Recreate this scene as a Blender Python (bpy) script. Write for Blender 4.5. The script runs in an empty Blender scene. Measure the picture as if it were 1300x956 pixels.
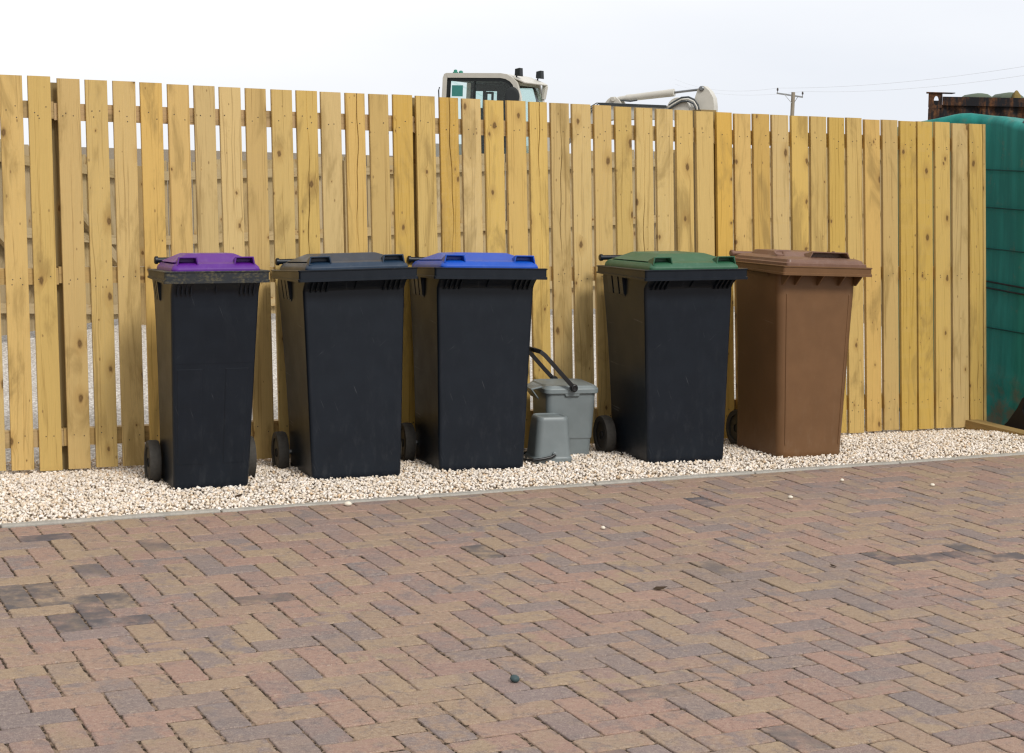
import bpy, bmesh, math, random
import numpy as np
from mathutils import Vector, Matrix, Euler
random.seed(7); rng = np.random.default_rng(7)
S = bpy.context.scene
COL = S.collection
PI = math.pi

# ------------------------------------------------------------------ helpers
def tag(o, label=None, cat=None, group=None, kind=None):
    if label: o['label'] = label
    if cat: o['category'] = cat
    if group: o['group'] = group
    if kind: o['kind'] = kind
    return o

def empty(name, loc=(0, 0, 0), rot=(0, 0, 0), **k):
    o = bpy.data.objects.new(name, None); COL.objects.link(o)
    o.empty_display_size = .1
    o.location = loc; o.rotation_euler = rot
    return tag(o, **k)

class MB:
    """collects polygons, builds ONE mesh object"""
    def __init__(s): s.v = []; s.f = []; s.m = []; s.a = {}
    def vert(s, p, **at):
        s.v.append(tuple(p))
        for k, x in at.items(): s.a.setdefault(k, {})[len(s.v) - 1] = x
        return len(s.v) - 1
    def face(s, ids, mi=0): s.f.append(tuple(ids)); s.m.append(mi)
    def loft(s, rings, cap0=True, cap1=True, mi=0, close=True):
        ids = [[s.vert(p) for p in r] for r in rings]
        n = len(rings[0])
        for a, b in zip(ids, ids[1:]):
            for i in range(n if close else n - 1):
                j = (i + 1) % n
                s.face((a[i], a[j], b[j], b[i]), mi)
        if cap0: s.face(ids[0][::-1], mi)
        if cap1: s.face(ids[-1], mi)
        return ids
    def box(s, x0, x1, y0, y1, z0, z1, mi=0):
        s.loft([[(x0, y0, z0), (x1, y0, z0), (x1, y1, z0), (x0, y1, z0)],
                [(x0, y0, z1), (x1, y0, z1), (x1, y1, z1), (x0, y1, z1)]], mi=mi)
    def hexa(s, b, t, mi=0): s.loft([b, t], mi=mi)
    def prism(s, poly, axis_vec, mi=0):
        a = [Vector(p) for p in poly]; d = Vector(axis_vec)
        s.loft([a, [p + d for p in a]], mi=mi)
    def tube(s, pts, r, n=10, mi=0, caps=True):
        pts = [Vector(p) for p in pts]; rings = []
        up = Vector((0, 0, 1))
        for i, p in enumerate(pts):
            d = (pts[min(i + 1, len(pts) - 1)] - pts[max(i - 1, 0)]).normalized()
            u = d.cross(up)
            if u.length < 1e-3: u = d.cross(Vector((1, 0, 0)))
            u.normalize(); w = u.cross(d).normalized()
            rr = r[i] if isinstance(r, (list, tuple)) else r
            rings.append([p + (u * math.cos(2 * PI * k / n) + w * math.sin(2 * PI * k / n)) * rr for k in range(n)])
        s.loft(rings, caps, caps, mi)
    def lathe(s, prof, c, axis, n=28, mi=0, caps=True):
        """prof: (r, h) along axis from c"""
        ax = Vector(axis).normalized(); u = ax.cross(Vector((0, 0, 1)))
        if u.length < 1e-3: u = ax.cross(Vector((1, 0, 0)))
        u.normalize(); w = ax.cross(u); c = Vector(c)
        rings = [[c + ax * h + (u * math.cos(2 * PI * k / n) + w * math.sin(2 * PI * k / n)) * max(r, 1e-4) for k in range(n)] for r, h in prof]
        s.loft(rings, caps, caps, mi)
    def build(s, name, mats, parent=None, smooth=None, bevel=None, seg=2, recalc=True):
        me = bpy.data.meshes.new(name)
        me.from_pydata([tuple(p) for p in s.v], [], s.f)
        if not isinstance(mats, (list, tuple)): mats = [mats]
        for m in mats: me.materials.append(m)
        if len(mats) > 1: me.polygons.foreach_set('material_index', s.m)
        for k, d in s.a.items():
            at = me.attributes.new(k, 'FLOAT_VECTOR', 'POINT')
            arr = np.zeros((len(s.v), 3), np.float32)
            for i, x in d.items(): arr[i] = x
            at.data.foreach_set('vector', arr.ravel())
        if recalc or bevel:
            bm = bmesh.new(); bm.from_mesh(me)
            bmesh.ops.recalc_face_normals(bm, faces=bm.faces)
            if bevel:
                es = [e for e in bm.edges if len(e.link_faces) == 2 and e.calc_face_angle(0) > math.radians(28)]
                bmesh.ops.bevel(bm, geom=es, offset=bevel, segments=seg, affect='EDGES', profile=.5, clamp_overlap=True)
            bm.to_mesh(me); bm.free()
        if smooth:
            me.polygons.foreach_set('use_smooth', [True] * len(me.polygons))
            me.set_sharp_from_angle(angle=math.radians(smooth))
        me.update()
        o = bpy.data.objects.new(name, me); COL.objects.link(o)
        if smooth:
            w = o.modifiers.new('weighted', 'WEIGHTED_NORMAL'); w.keep_sharp = True; w.weight = 80
        if parent: o.parent = parent
        return o

def rrect(x0, x1, y0, y1, r, z, n=5, x0b=None, x1b=None):
    """rounded rectangle ring ccw; x0b/x1b give other half widths at the y1 side"""
    x0b = x0 if x0b is None else x0b; x1b = x1 if x1b is None else x1b
    out = []
    for cx, cy, a0 in ((x1 - r, y0 + r, -90), (x1b - r, y1 - r, 0), (x0b + r, y1 - r, 90), (x0 + r, y0 + r, 180)):
        for k in range(n + 1):
            a = math.radians(a0 + 90 * k / n)
            out.append((cx + r * math.cos(a), cy + r * math.sin(a), z))
    return out

# ------------------------------------------------------------------ node helpers
class NT:
    def __init__(s, name):
        s.mat = bpy.data.materials.new(name); s.mat.use_nodes = True
        s.t = s.mat.node_tree; s.n = s.t.nodes; s.l = s.t.links
        s.b = s.n['Principled BSDF']; s.out = s.n['Material Output']
    def add(s, ty, **k):
        n = s.n.new(ty)
        for a, v in k.items():
            if a.startswith('i_'): n.inputs[a[2:].replace('_', ' ')].default_value = v
            else: setattr(n, a, v)
        return n
    def lk(s, a, b): s.l.new(a, b)
    def val(s, x, sock):
        if isinstance(x, (int, float)): sock.default_value = x
        elif isinstance(x, (tuple, list)): sock.default_value = tuple(x) + ((1,) if len(x) == 3 and len(sock.default_value) == 4 else ())
        else: s.l.new(x, sock)
    def math(s, op, a, b=0., c=None, clamp=False):
        n = s.add('ShaderNodeMath', operation=op, use_clamp=clamp)
        s.val(a, n.inputs[0]); s.val(b, n.inputs[1])
        if c is not None: s.val(c, n.inputs[2])
        return n.outputs[0]
    def comb(s, x, y, z):
        n = s.add('ShaderNodeCombineXYZ')
        for i, v in enumerate((x, y, z)): s.val(v, n.inputs[i])
        return n.outputs[0]
    def noise(s, vec, scale=5., detail=4., rough=.5, dist=0., dim='3D'):
        n = s.add('ShaderNodeTexNoise', noise_dimensions=dim)
        if vec is not None: s.lk(vec, n.inputs['Vector'])
        n.inputs['Scale'].default_value = scale; n.inputs['Detail'].default_value = detail
        n.inputs['Roughness'].default_value = rough; n.inputs['Distortion'].default_value = dist
        return n
    def ramp(s, fac, stops, interp='LINEAR'):
        n = s.add('ShaderNodeValToRGB'); cr = n.color_ramp; cr.interpolation = interp
        while len(cr.elements) < len(stops): cr.elements.new(.5)
        for e, (p, c) in zip(cr.elements, stops):
            e.position = p; e.color = tuple(c) + (1,) if len(c) == 3 else c
        s.val(fac, n.inputs[0]); return n.outputs[0]
    def mix(s, fac, a, b, mode='MIX'):
        n = s.add('ShaderNodeMix', data_type='RGBA', blend_type=mode)
        s.val(fac, n.inputs['Factor']); s.val(a, n.inputs[6]); s.val(b, n.inputs[7])
        return n.outputs[2]
    def sstep(s, x, a, b):
        n = s.add('ShaderNodeMapRange', interpolation_type='SMOOTHSTEP')
        s.val(x, n.inputs[0]); s.val(a, n.inputs[1]); s.val(b, n.inputs[2])
        return n.outputs[0]
    def attr(s, name): return s.add('ShaderNodeAttribute', attribute_name=name)
    def sep(s, v):
        n = s.add('ShaderNodeSeparateXYZ'); s.lk(v, n.inputs[0]); return n.outputs
    def bump(s, h, strength=.3, dist=.01):
        n = s.add('ShaderNodeBump'); n.inputs['Strength'].default_value = strength; n.inputs['Distance'].default_value = dist
        s.lk(h, n.inputs['Height']); s.lk(n.outputs[0], s.b.inputs['Normal']); return n
    def coord(s, which='Object'): return s.add('ShaderNodeTexCoord').outputs[which]
    def set(s, col=None, rough=None, spec=None, metal=None):
        if col is not None: s.val(col, s.b.inputs['Base Color'])
        if rough is not None: s.val(rough, s.b.inputs['Roughness'])
        if spec is not None: s.val(spec, s.b.inputs['Specular IOR Level'])
        if metal is not None: s.val(metal, s.b.inputs['Metallic'])
        return s.mat

def wood(name, light, dark, warm, wear=.0, knots=1., rough=.62, stain=(.20, .14, .055)):
    t = NT(name); a = t.attr('wc'); u, v, sd = t.sep(a.outputs['Vector'])
    # knots
    kv = t.comb(t.math('MULTIPLY_ADD', u, 8., t.math('MULTIPLY', sd, 13.7)), t.math('MULTIPLY_ADD', v, 4.3, t.math('MULTIPLY', sd, 7.31)), 0.)
    vo = t.add('ShaderNodeTexVoronoi', voronoi_dimensions='2D', feature='F1'); t.lk(kv, vo.inputs['Vector']); vo.inputs['Scale'].default_value = 1.
    kn = t.noise(kv, 9., 2.)
    d = t.math('ADD', vo.outputs['Distance'], t.math('MULTIPLY', t.math('SUBTRACT', kn.outputs[0], .5), .09))
    r = t.sep(vo.outputs['Color'])[0]
    size = t.math('MULTIPLY', t.sstep(r, .26, 1.2), .145 * knots)
    kmask = t.sstep(d, t.math('MULTIPLY', size, 1.05), t.math('MULTIPLY', size, .35))
    halo = t.sstep(d, t.math('MULTIPLY_ADD', size, 3.2, .001), t.math('MULTIPLY', size, .7))
    halo = t.math('MULTIPLY', halo, t.math('GREATER_THAN', size, .012))
    kmask = t.math('MULTIPLY', kmask, t.math('GREATER_THAN', size, .012))
    # grain, running along the board, bending round knots
    wv = t.noise(t.comb(t.math('MULTIPLY', u, 5.), t.math('MULTIPLY', v, .9), t.math('MULTIPLY', sd, 31.)), 1., 3., .5)
    p = t.math('ADD', t.math('ADD', u, t.math('MULTIPLY', wv.outputs[0], .085)), t.math('MULTIPLY', halo, .012))
    g1 = t.noise(t.comb(t.math('MULTIPLY', p, 105.), t.math('MULTIPLY', v, 1.1), t.math('MULTIPLY', sd, 17.)), 1., 2., .55)
    g2 = t.noise(t.comb(t.math('MULTIPLY', p, 620.), t.math('MULTIPLY', v, 9.), t.math('MULTIPLY', sd, 3.)), 1., 3., .6)
    gb = t.math('ADD', t.math('MULTIPLY', g1.outputs[0], .72), t.math('MULTIPLY', g2.outputs[0], .28))
    col = t.ramp(gb, [(.34, dark), (.46, light), (.56, tuple(x * .92 for x in light)), (.64, light), (.74, tuple(x * .72 for x in light))])
    # board to board tone
    rs = t.add('ShaderNodeTexWhiteNoise', noise_dimensions='1D'); t.lk(sd, rs.inputs['W'])
    r1, r2, r3 = t.sep(rs.outputs['Color'])
    col = t.mix(t.math('MULTIPLY', t.sstep(r1, .45, 1.0), .55), col, warm, 'MULTIPLY')
    hv = t.add('ShaderNodeHueSaturation'); t.lk(col, hv.inputs['Color'])
    t.lk(t.math('MULTIPLY_ADD', r2, .22, .88), hv.inputs['Value']); t.lk(t.math('MULTIPLY_ADD', r3, .22, .86), hv.inputs['Saturation'])
    col = hv.outputs[0]
    # blotchy stains from the timber treatment
    st = t.noise(t.comb(t.math('MULTIPLY', u, 9.), t.math('MULTIPLY', v, 2.3), t.math('MULTIPLY', sd, 5.)), 1., 5., .62, .6)
    col = t.mix(t.math('MULTIPLY', t.sstep(st.outputs[0], .50, .70), .60 + wear), col, stain)
    col = t.mix(t.math('MULTIPLY', halo, .42), col, (.36, .21, .06))
    rg = t.math('SINE', t.math('MULTIPLY', d, 90.))
    kc = t.mix(t.math('MULTIPLY_ADD', rg, .25, .3), (.095, .048, .015), (.20, .105, .034))
    pv2 = t.comb(t.math('MULTIPLY_ADD', u, 17., t.math('MULTIPLY', sd, 3.7)), t.math('MULTIPLY_ADD', v, 8.3, t.math('MULTIPLY', sd, 11.31)), 0.)
    vo2 = t.add('ShaderNodeTexVoronoi', voronoi_dimensions='2D', feature='F1'); t.lk(pv2, vo2.inputs['Vector']); vo2.inputs['Scale'].default_value = 1.
    r2_ = t.sep(vo2.outputs['Color'])[1]; s2 = t.math('MULTIPLY', t.sstep(r2_, .62, 1.1), .11)
    pin = t.math('MULTIPLY', t.sstep(vo2.outputs['Distance'], s2, t.math('MULTIPLY', s2, .4)), t.math('GREATER_THAN', s2, .01))
    col = t.mix(t.math('MULTIPLY', pin, .7 * min(1., knots)), col, (.20, .115, .04))
    col = t.mix(t.math('MULTIPLY', kmask, .88), col, kc)
    t.bump(gb, .22, .004)
    return t.set(col, rough, .3)

M = {}
M['board'] = wood('sawn_softwood', (.615, .420, .130), (.395, .250, .066), (1., .88, .73), stain=(.27, .175, .055))
M['rail'] = wood('rail_softwood', (.50, .35, .15), (.34, .22, .085), (1., .85, .7), .2)
M['post'] = wood('post_softwood', (.27, .205, .095), (.16, .115, .05), (1., .9, .75), .3)
M['oldwood'] = wood('weathered_softwood', (.42, .32, .165), (.30, .22, .105), (1., .9, .75), .2)
M['sleeper'] = wood('sleeper_softwood', (.40, .27, .11), (.25, .16, .06), (1., .85, .7), .2)

def simple(name, col, rough=.5, spec=.5, metal=0., nscale=30., namp=.12, bump=.05, bdist=.002):
    t = NT(name); c = t.coord()
    n = t.noise(c, nscale, 5., .6); n2 = t.noise(c, nscale * .12, 4., .55)
    f = t.math('ADD', t.math('MULTIPLY', n.outputs[0], .5), t.math('MULTIPLY', n2.outputs[0], .5))
    k = t.ramp(f, [(.25, tuple(x * (1 - namp * 1.6) for x in col)), (.75, tuple(min(1, x * (1 + namp * 1.6)) for x in col))])
    if bump: t.bump(n.outputs[0], bump, bdist)
    return t.set(k, t.math('MULTIPLY_ADD', n2.outputs[0], .3, rough - .15), spec, metal)

def bin_plastic(name, col, rough=.42, dust=.10, dustcol=(.30, .28, .25), scuff=.35, spec=.5):
    """moulded polythene: faint mottling, dust lying in the low parts, fine pale scuffs"""
    t = NT(name); c = t.coord(); x, y, z = t.sep(c)
    n = t.noise(c, 7., 5., .6); f = t.noise(c, 420., 2., .5)
    k = t.mix(t.sstep(n.outputs[0], .3, .75), tuple(v * .92 for v in col), tuple(v * 1.08 for v in col))
    dn = t.noise(t.comb(t.math('MULTIPLY', x, 26.), t.math('MULTIPLY', y, 26.), t.math('MULTIPLY', z, 9.)), 1., 6., .7)
    low = t.math('ADD', t.math('MULTIPLY', t.sstep(z, .42, .0), .8), .25)
    dm = t.math('MULTIPLY', t.math('MULTIPLY', t.sstep(dn.outputs[0], .48, .78), low), dust * 2.2)
    k = t.mix(dm, k, dustcol)
    # scuffs: thin slanting strokes in two directions, broken by noise
    for ang, sc, o in ((.85, 1., 0.), (-.35, 1.3, 4.)):
        q = t.math('ADD', t.math('MULTIPLY', x, math.cos(ang)), t.math('MULTIPLY', z, -math.sin(ang)))
        w = t.math('ADD', t.math('MULTIPLY', x, math.sin(ang)), t.math('MULTIPLY', z, math.cos(ang)))
        sn = t.noise(t.comb(t.math('MULTIPLY_ADD', q, 170. * sc, o), t.math('MULTIPLY', w, 4.5), t.math('MULTIPLY', y, 2.)), 1., 1., .5, .15)
        br = t.noise(t.comb(x, t.math('ADD', y, o), z), 5.5, 3., .6)
        m = t.math('MULTIPLY', t.sstep(sn.outputs[0], .69, .78), t.sstep(br.outputs[0], .54, .66))
        k = t.mix(t.math('MULTIPLY', m, scuff), k, dustcol)
    t.bump(f.outputs[0], .03, .0005)
    return t.set(k, t.math('MULTIPLY_ADD', n.outputs[0], .22, rough - .09), spec)

M['black'] = bin_plastic('charcoal_polythene', (.0052, .0090, .0152), .36, .05, (.15, .155, .165), .6, .32)
M['lid_purple'] = bin_plastic('purple_polythene', (.088, .008, .215), .38, .03, (.4, .36, .42), .1)
M['lid_navy'] = bin_plastic('slate_polythene', (.009, .027, .056), .36, .05, (.2, .2, .2), .1)
M['lid_blue'] = bin_plastic('blue_polythene', (.0, .066, .43), .36, .03, (.3, .38, .5), .1)
M['lid_green'] = bin_plastic('green_polythene', (.022, .100, .050), .42, .06, (.26, .3, .24), .1)
M['brown'] = bin_plastic('brown_polythene', (.150, .075, .031), .45, .07, (.30, .22, .15), .25, .35)
M['lid_brown'] = bin_plastic('faded_brown_polythene', (.165, .085, .055), .42, .10, (.32, .25, .22), .2)
M['tyre'] = simple('rubber', (.048, .044, .038), .8, .3, nscale=60, namp=.3)
M['hub'] = simple('hub_plastic', (.012, .012, .013), .5, .4)
M['caddy'] = bin_plastic('grey_polypropylene', (.172, .200, .205), .42, .05, (.34, .34, .32), .12)
M['caddy_lid'] = bin_plastic('pale_grey_polypropylene', (.195, .228, .234), .40, .05, (.34, .34, .32), .12)
M['handle'] = simple('black_handle_plastic', (.010, .010, .011), .38, .5)
M['moss'] = None
def lichen_collar():
    t = NT('charcoal_polythene_with_lichen'); c = t.coord(); x, y, z = t.sep(c)
    n = t.noise(t.comb(t.math('MULTIPLY', x, 1.), y, t.math('MULTIPLY', z, 1.6)), 55., 6., .7); n2 = t.noise(c, 7., 3.)
    m = t.math('MULTIPLY', t.sstep(n.outputs[0], .46, .62), t.sstep(n2.outputs[0], .32, .55))
    k = t.mix(t.math('MULTIPLY', m, .5), (.016, .020, .025), (.16, .135, .065))
    t.bump(n.outputs[0], .15, .002)
    return t.set(k, .55, .4)
M['moss'] = lichen_collar()

def gravel_mat():
    t = NT('limestone_chippings'); r, g, b = t.sep(t.attr('rc').outputs['Vector'])
    col = t.ramp(r, [(0, (0.848, 0.766, 0.670)), (.26, (0.784, 0.672, 0.540)), (.45, (0.890, 0.819, 0.745)), (.66, (0.742, 0.609, 0.464)), (.80, (0.848, 0.777, 0.702)), (.93, (0.615, 0.441, 0.281)), (.965, (0.890, 0.860, 0.820)), (.988, (0.297, 0.231, 0.184))], 'CONSTANT')
    n = t.noise(t.coord(), 120., 3., .6)
    col = t.mix(t.sstep(n.outputs[0], .35, .75), col, t.mix(.5, col, (.55, .45, .33)))
    hv = t.add('ShaderNodeHueSaturation'); t.lk(col, hv.inputs['Color']); t.lk(t.math('MULTIPLY_ADD', g, .3, .84), hv.inputs['Value'])
    return t.set(hv.outputs[0], .85, .25)
M['gravel'] = gravel_mat()
def gravel_sheet(name, tones):
    t = NT(name); c = t.coord()
    v = t.add('ShaderNodeTexVoronoi', feature='F1'); t.lk(c, v.inputs['Vector']); v.inputs['Scale'].default_value = 48.
    r = t.sep(v.outputs['Color'])[0]
    col = t.ramp(r, tones); n = t.noise(c, 1.2, 3.)
    col = t.mix(t.sstep(v.outputs['Distance'], .38, .62), col, t.mix(.5, col, (.2, .16, .12)))
    col = t.mix(t.math('MULTIPLY', t.sstep(n.outputs[0], .45, .7), .25), col, (.42, .38, .32))
    inv = t.math('SUBTRACT', 1., v.outputs['Distance']); t.bump(inv, .9, .02)
    return t.set(col, .9, .2)
M['yard'] = gravel_sheet('yard_gravel', [(0, (.62, .585, .53)), (.4, (.76, .72, .66)), (.8, (.83, .79, .73)), (1, (.52, .47, .41))])
M['bed'] = gravel_sheet('gravel_fines', [(0, (.30, .24, .17)), (.5, (.42, .35, .26)), (1, (.50, .42, .32))])
M['earth'] = simple('bare_earth', (.20, .16, .11), .95, .2, nscale=4, namp=.3, bump=.4, bdist=.05)
def paver_mat():
    t = NT('tumbled_block_paving'); r1, r2, dk = t.sep(t.attr('pv').outputs['Vector']); c = t.coord()
    tones = [(0, (0.305, 0.19, 0.15)), (0.2, (0.315, 0.206, 0.157)), (0.36, (0.292, 0.206, 0.142)), (0.52, (0.322, 0.232, 0.152)), (0.62, (0.256, 0.186, 0.153)), (0.76, (0.205, 0.164, 0.155)), (0.9, (0.292, 0.182, 0.144)), (1, (0.228, 0.176, 0.163))]
    a = t.ramp(r1, tones); b = t.ramp(r2, tones)
    off = t.comb(t.math('MULTIPLY', r1, 37.), t.math('MULTIPLY', r2, 53.), 0.)
    vv = t.add('ShaderNodeVectorMath', operation='ADD'); t.lk(c, vv.inputs[0]); t.lk(off, vv.inputs[1]); pv = vv.outputs[0]
    n = t.noise(pv, 9., 4., .6, .4); col = t.mix(t.sstep(n.outputs[0], .42, .60), a, b)
    n3 = t.noise(pv, 17., 4., .65, .5)
    col = t.mix(t.math('MULTIPLY', t.sstep(n3.outputs[0], .50, .68), .60), col, (.165, .132, .126))
    n4 = t.noise(pv, 13., 3., .6, .3)
    col = t.mix(t.math('MULTIPLY', t.sstep(n4.outputs[0], .58, .74), .30), col, (.33, .225, .13))
    sp = t.noise(c, 230., 4., .75); sp2 = t.noise(pv, 62., 4., .7)
    col = t.mix(t.math('MULTIPLY', t.sstep(sp2.outputs[0], .50, .68), .45), col, t.mix(.5, col, (.50, .42, .32)))
    col = t.mix(t.math('MULTIPLY', t.sstep(sp2.outputs[0], .48, .32), .55), col, t.mix(.55, col, (.075, .058, .05)))
    col = t.mix(t.sstep(sp.outputs[0], .53, .70), col, t.mix(.45, col, (.60, .52, .42)))
    col = t.mix(t.sstep(sp.outputs[0], .47, .30), col, t.mix(.55, col, (.05, .04, .035)))
    # dark grey blocks, softly blotched
    dn = t.noise(c, 7., 3., .6); dm = t.math('MULTIPLY', t.sstep(dn.outputs[0], .30, .62), dk)
    col = t.mix(t.math('MULTIPLY', dm, .85), col, (.075, .072, .080))
    big = t.noise(c, .9, 3.); col = t.mix(t.math('MULTIPLY', t.sstep(big.outputs[0], .45, .75), .18), col, (.16, .13, .11))
    h = t.math('ADD', t.math('MULTIPLY', sp.outputs[0], .35), t.math('MULTIPLY', n3.outputs[0], .65)); t.bump(h, .35, .004)
    return t.set(col, .78, .3)
M['paver'] = paver_mat()
def sand():
    t = NT('joint_sand'); c = t.coord(); n = t.noise(c, 38., 4., .7); n2 = t.noise(c, 300., 3.)
    col = t.mix(t.sstep(n.outputs[0], .485, .535), (.024, .017, .012), (.24, .172, .126))
    col = t.mix(t.sstep(n2.outputs[0], .5, .7), col, (.2, .15, .1)); return t.set(col, .95, .1)
M['sand'] = sand()
M['concrete'] = simple('edging_concrete', (.36, .34, .30), .9, .2, nscale=90, namp=.2, bump=.3)
M['steel'] = simple('galvanised_steel', (.30, .31, .31), .45, .5, .6)
M['nail'] = simple('nail_head', (.075, .055, .035), .6, .4)
M['crack'] = simple('split_timber', (.16, .085, .03), .9, .1)
M['cream'] = simple('cream_machine_paint', (.57, .55, .49), .45, .45, nscale=6, namp=.08)
M['machine_dark'] = simple('dark_cab_trim', (.012, .016, .018), .55, .4)
M['hose'] = simple('hydraulic_hose', (.06, .07, .075), .5, .4)
M['chrome'] = simple('piston_rod', (.28, .29, .30), .25, .5, .9)
def glass():
    t = NT('tinted_cab_glass')
    tr = t.add('ShaderNodeBsdfTransparent'); tr.inputs[0].default_value = (.88, .95, .935, 1)
    gl = t.add('ShaderNodeBsdfGlossy'); gl.inputs['Roughness'].default_value = .03
    mx = t.add('ShaderNodeMixShader'); lw = t.add('ShaderNodeLayerWeight'); lw.inputs['Blend'].default_value = .25; fo = t.math('MULTIPLY_ADD', lw.outputs['Facing'], .22, .03)
    t.lk(fo, mx.inputs[0]); t.lk(tr.outputs[0], mx.inputs[1]); t.lk(gl.outputs[0], mx.inputs[2]); t.lk(mx.outputs[0], t.out.inputs[0])
    return t.mat
M['glass'] = glass()
M['sticker'] = simple('teal_window_film', (.05, .24, .22), .5, .3)
M['beacon'] = simple('green_beacon_plastic', (.02, .20, .14), .35, .5)
def rust():
    t = NT('rusted_container_paint'); c = t.coord(); x, y, z = t.sep(c)
    n = t.noise(c, 1.6, 7., .7, .6); n2 = t.noise(t.comb(t.math('MULTIPLY', x, 7.), y, t.math('MULTIPLY', z, .8)), 1., 6., .7); n3 = t.noise(c, 26., 4., .7)
    f = t.math('ADD', t.math('MULTIPLY', n.outputs[0], .55), t.math('MULTIPLY', n2.outputs[0], .45))
    rc = t.ramp(n3.outputs[0], [(.3, (.055, .024, .012)), (.5, (.13, .055, .022)), (.7, (.20, .10, .045))])
    col = t.mix(t.sstep(f, .475, .575), (.014, .014, .017), rc)
    t.bump(n3.outputs[0], .3, .01); return t.set(col, .8, .25)
M['rust'] = rust()
def tarp():
    t = NT('green_debris_sheeting'); c = t.coord(); x, y, z = t.sep(c)
    n = t.noise(t.comb(t.math('MULTIPLY', x, 14.), t.math('MULTIPLY', y, 14.), t.math('MULTIPLY', z, 1.1)), 1., 5., .6)
    n2 = t.noise(c, 9., 6., .7); n3 = t.noise(c, 2.2, 4., .6)
    col = t.mix(t.sstep(n.outputs[0], .35, .68), (.006, .165, .142), (.014, .235, .202))
    col = t.mix(t.math('MULTIPLY', t.math('MULTIPLY', t.sstep(n2.outputs[0], .56, .70), t.sstep(n3.outputs[0], .42, .66)), .65), col, (.17, .14, .085))
    mud = t.math('MULTIPLY', t.sstep(z, .42, .05), t.sstep(n2.outputs[0], .40, .62))
    col = t.mix(t.math('MULTIPLY', mud, .8), col, (.17, .13, .08))
    w = t.add('ShaderNodeTexWave', wave_type='BANDS', bands_direction='Z'); t.lk(c, w.inputs['Vector']); w.inputs['Scale'].default_value = 55.
    t.bump(t.math('ADD', w.outputs['Fac'], t.math('MULTIPLY', n.outputs[0], 3.)), .25, .004)
    return t.set(col, .6, .35)
M['tarp'] = tarp()
M['strap'] = simple('black_strap', (.012, .016, .016), .6, .4)
M['seam'] = simple('dark_green_seam', (.004, .055, .048), .6, .3)
M['sheet'] = simple('black_polythene_sheet', (.009, .008, .010), .55, .25, nscale=10)
M['pipe'] = simple('grey_pipe_plastic', (.045, .05, .06), .5, .4)
M['polewood'] = simple('telegraph_pole_wood', (.30, .26, .20), .85, .2, nscale=5)
M['insulator'] = simple('brown_insulator', (.08, .07, .065), .3, .5)
M['wire'] = simple('overhead_wire', (.68, .69, .71), .6, .3)
M['leaf'] = simple('dry_leaf', (.05, .03, .016), .8, .2)
M['pebble'] = simple('pale_pebble', (.72, .66, .55), .85, .2, nscale=80)
M['tealstone'] = simple('blue_green_stone', (.045, .075, .08), .6, .3, nscale=80)
M['olive'] = simple('olive_sacking', (.26, .19, .07), .9, .1, nscale=12, namp=.3)
M['palegreen'] = simple('grey_green_sheet', (.13, .16, .12), .8, .2, nscale=6)
M['greenpole'] = simple('green_pole_paint', (.09, .21, .18), .5, .4)

# ------------------------------------------------------------------ camera (solved from the paving grid)
F, CY = 2122.4546527, 260.
Rr = Vector((0.9996134726552369, 0.0008099561171158873, 0.027789373098835803))
Rd = Vector((0.027801174186317248, -0.029122620559207946, -0.9991891551080938))
Rf = Vector((0.0, 0.9995755183791031, -0.029133881601105863))
cam_d = bpy.data.cameras.new('camera'); cam = bpy.data.objects.new('camera', cam_d); COL.objects.link(cam)
mt = Matrix((Rr, -Rd, -Rf)).transposed().to_4x4(); mt.translation = (0, 0, 1.55323806); cam.matrix_world = mt
cam_d.sensor_fit = 'HORIZONTAL'; cam_d.sensor_width = 36.; cam_d.lens = F / 1300 * 36
cam_d.shift_y = -(478 - CY) / 1300
cam_d.clip_end = 2000.; cam_d.clip_start = .05
S.camera = cam

# ------------------------------------------------------------------ world and sun: bright overcast
SUN_EL, SUN_AZ = 44., 147.      # azimuth clockwise from +Y
wd = bpy.data.worlds.new('World'); S.world = wd; wd.use_nodes = True
wt = wd.node_tree; wn = wt.nodes; wl = wt.links
bg = wn['Background']; sky = wn.new('ShaderNodeTexSky'); sky.sky_type = 'NISHITA'; sky.sun_disc = False
sky.sun_elevation = math.radians(SUN_EL); sky.sun_rotation = math.radians(SUN_AZ)
tc = wn.new('ShaderNodeTexCoord'); sp = wn.new('ShaderNodeSeparateXYZ'); wl.new(tc.outputs['Generated'], sp.inputs[0])
mp = wn.new('ShaderNodeMapping'); mp.inputs['Scale'].default_value = (1, 1, 3.5); wl.new(tc.outputs['Generated'], mp.inputs[0])
cn = wn.new('ShaderNodeTexNoise'); cn.inputs['Scale'].default_value = 2.2; cn.inputs['Detail'].default_value = 5; wl.new(mp.outputs[0], cn.inputs['Vector'])
rp = wn.new('ShaderNodeValToRGB')
for e, (p, c) in zip(rp.color_ramp.elements, ((0., (9.0, 9.35, 10.1, 1)), (.22, (11.9, 11.8, 11.8, 1)))): e.position = p; e.color = c
e = rp.color_ramp.elements.new(.6); e.color = (10.6, 10.6, 10.8, 1)
ad = wn.new('ShaderNodeMath'); ad.operation = 'MULTIPLY_ADD'; wl.new(cn.outputs[0], ad.inputs[0]); ad.inputs[1].default_value = .26; 
sb = wn.new('ShaderNodeMath'); sb.operation = 'SUBTRACT'; wl.new(sp.outputs[2], sb.inputs[0]); sb.inputs[1].default_value = .10
sx_ = wn.new('ShaderNodeMath'); sx_.operation = 'MULTIPLY_ADD'; wl.new(sp.outputs[0], sx_.inputs[0]); sx_.inputs[1].default_value = -.30; wl.new(sb.outputs[0], sx_.inputs[2])
wl.new(sx_.outputs[0], ad.inputs[2]); wl.new(ad.outputs[0], rp.inputs[0])
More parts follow.
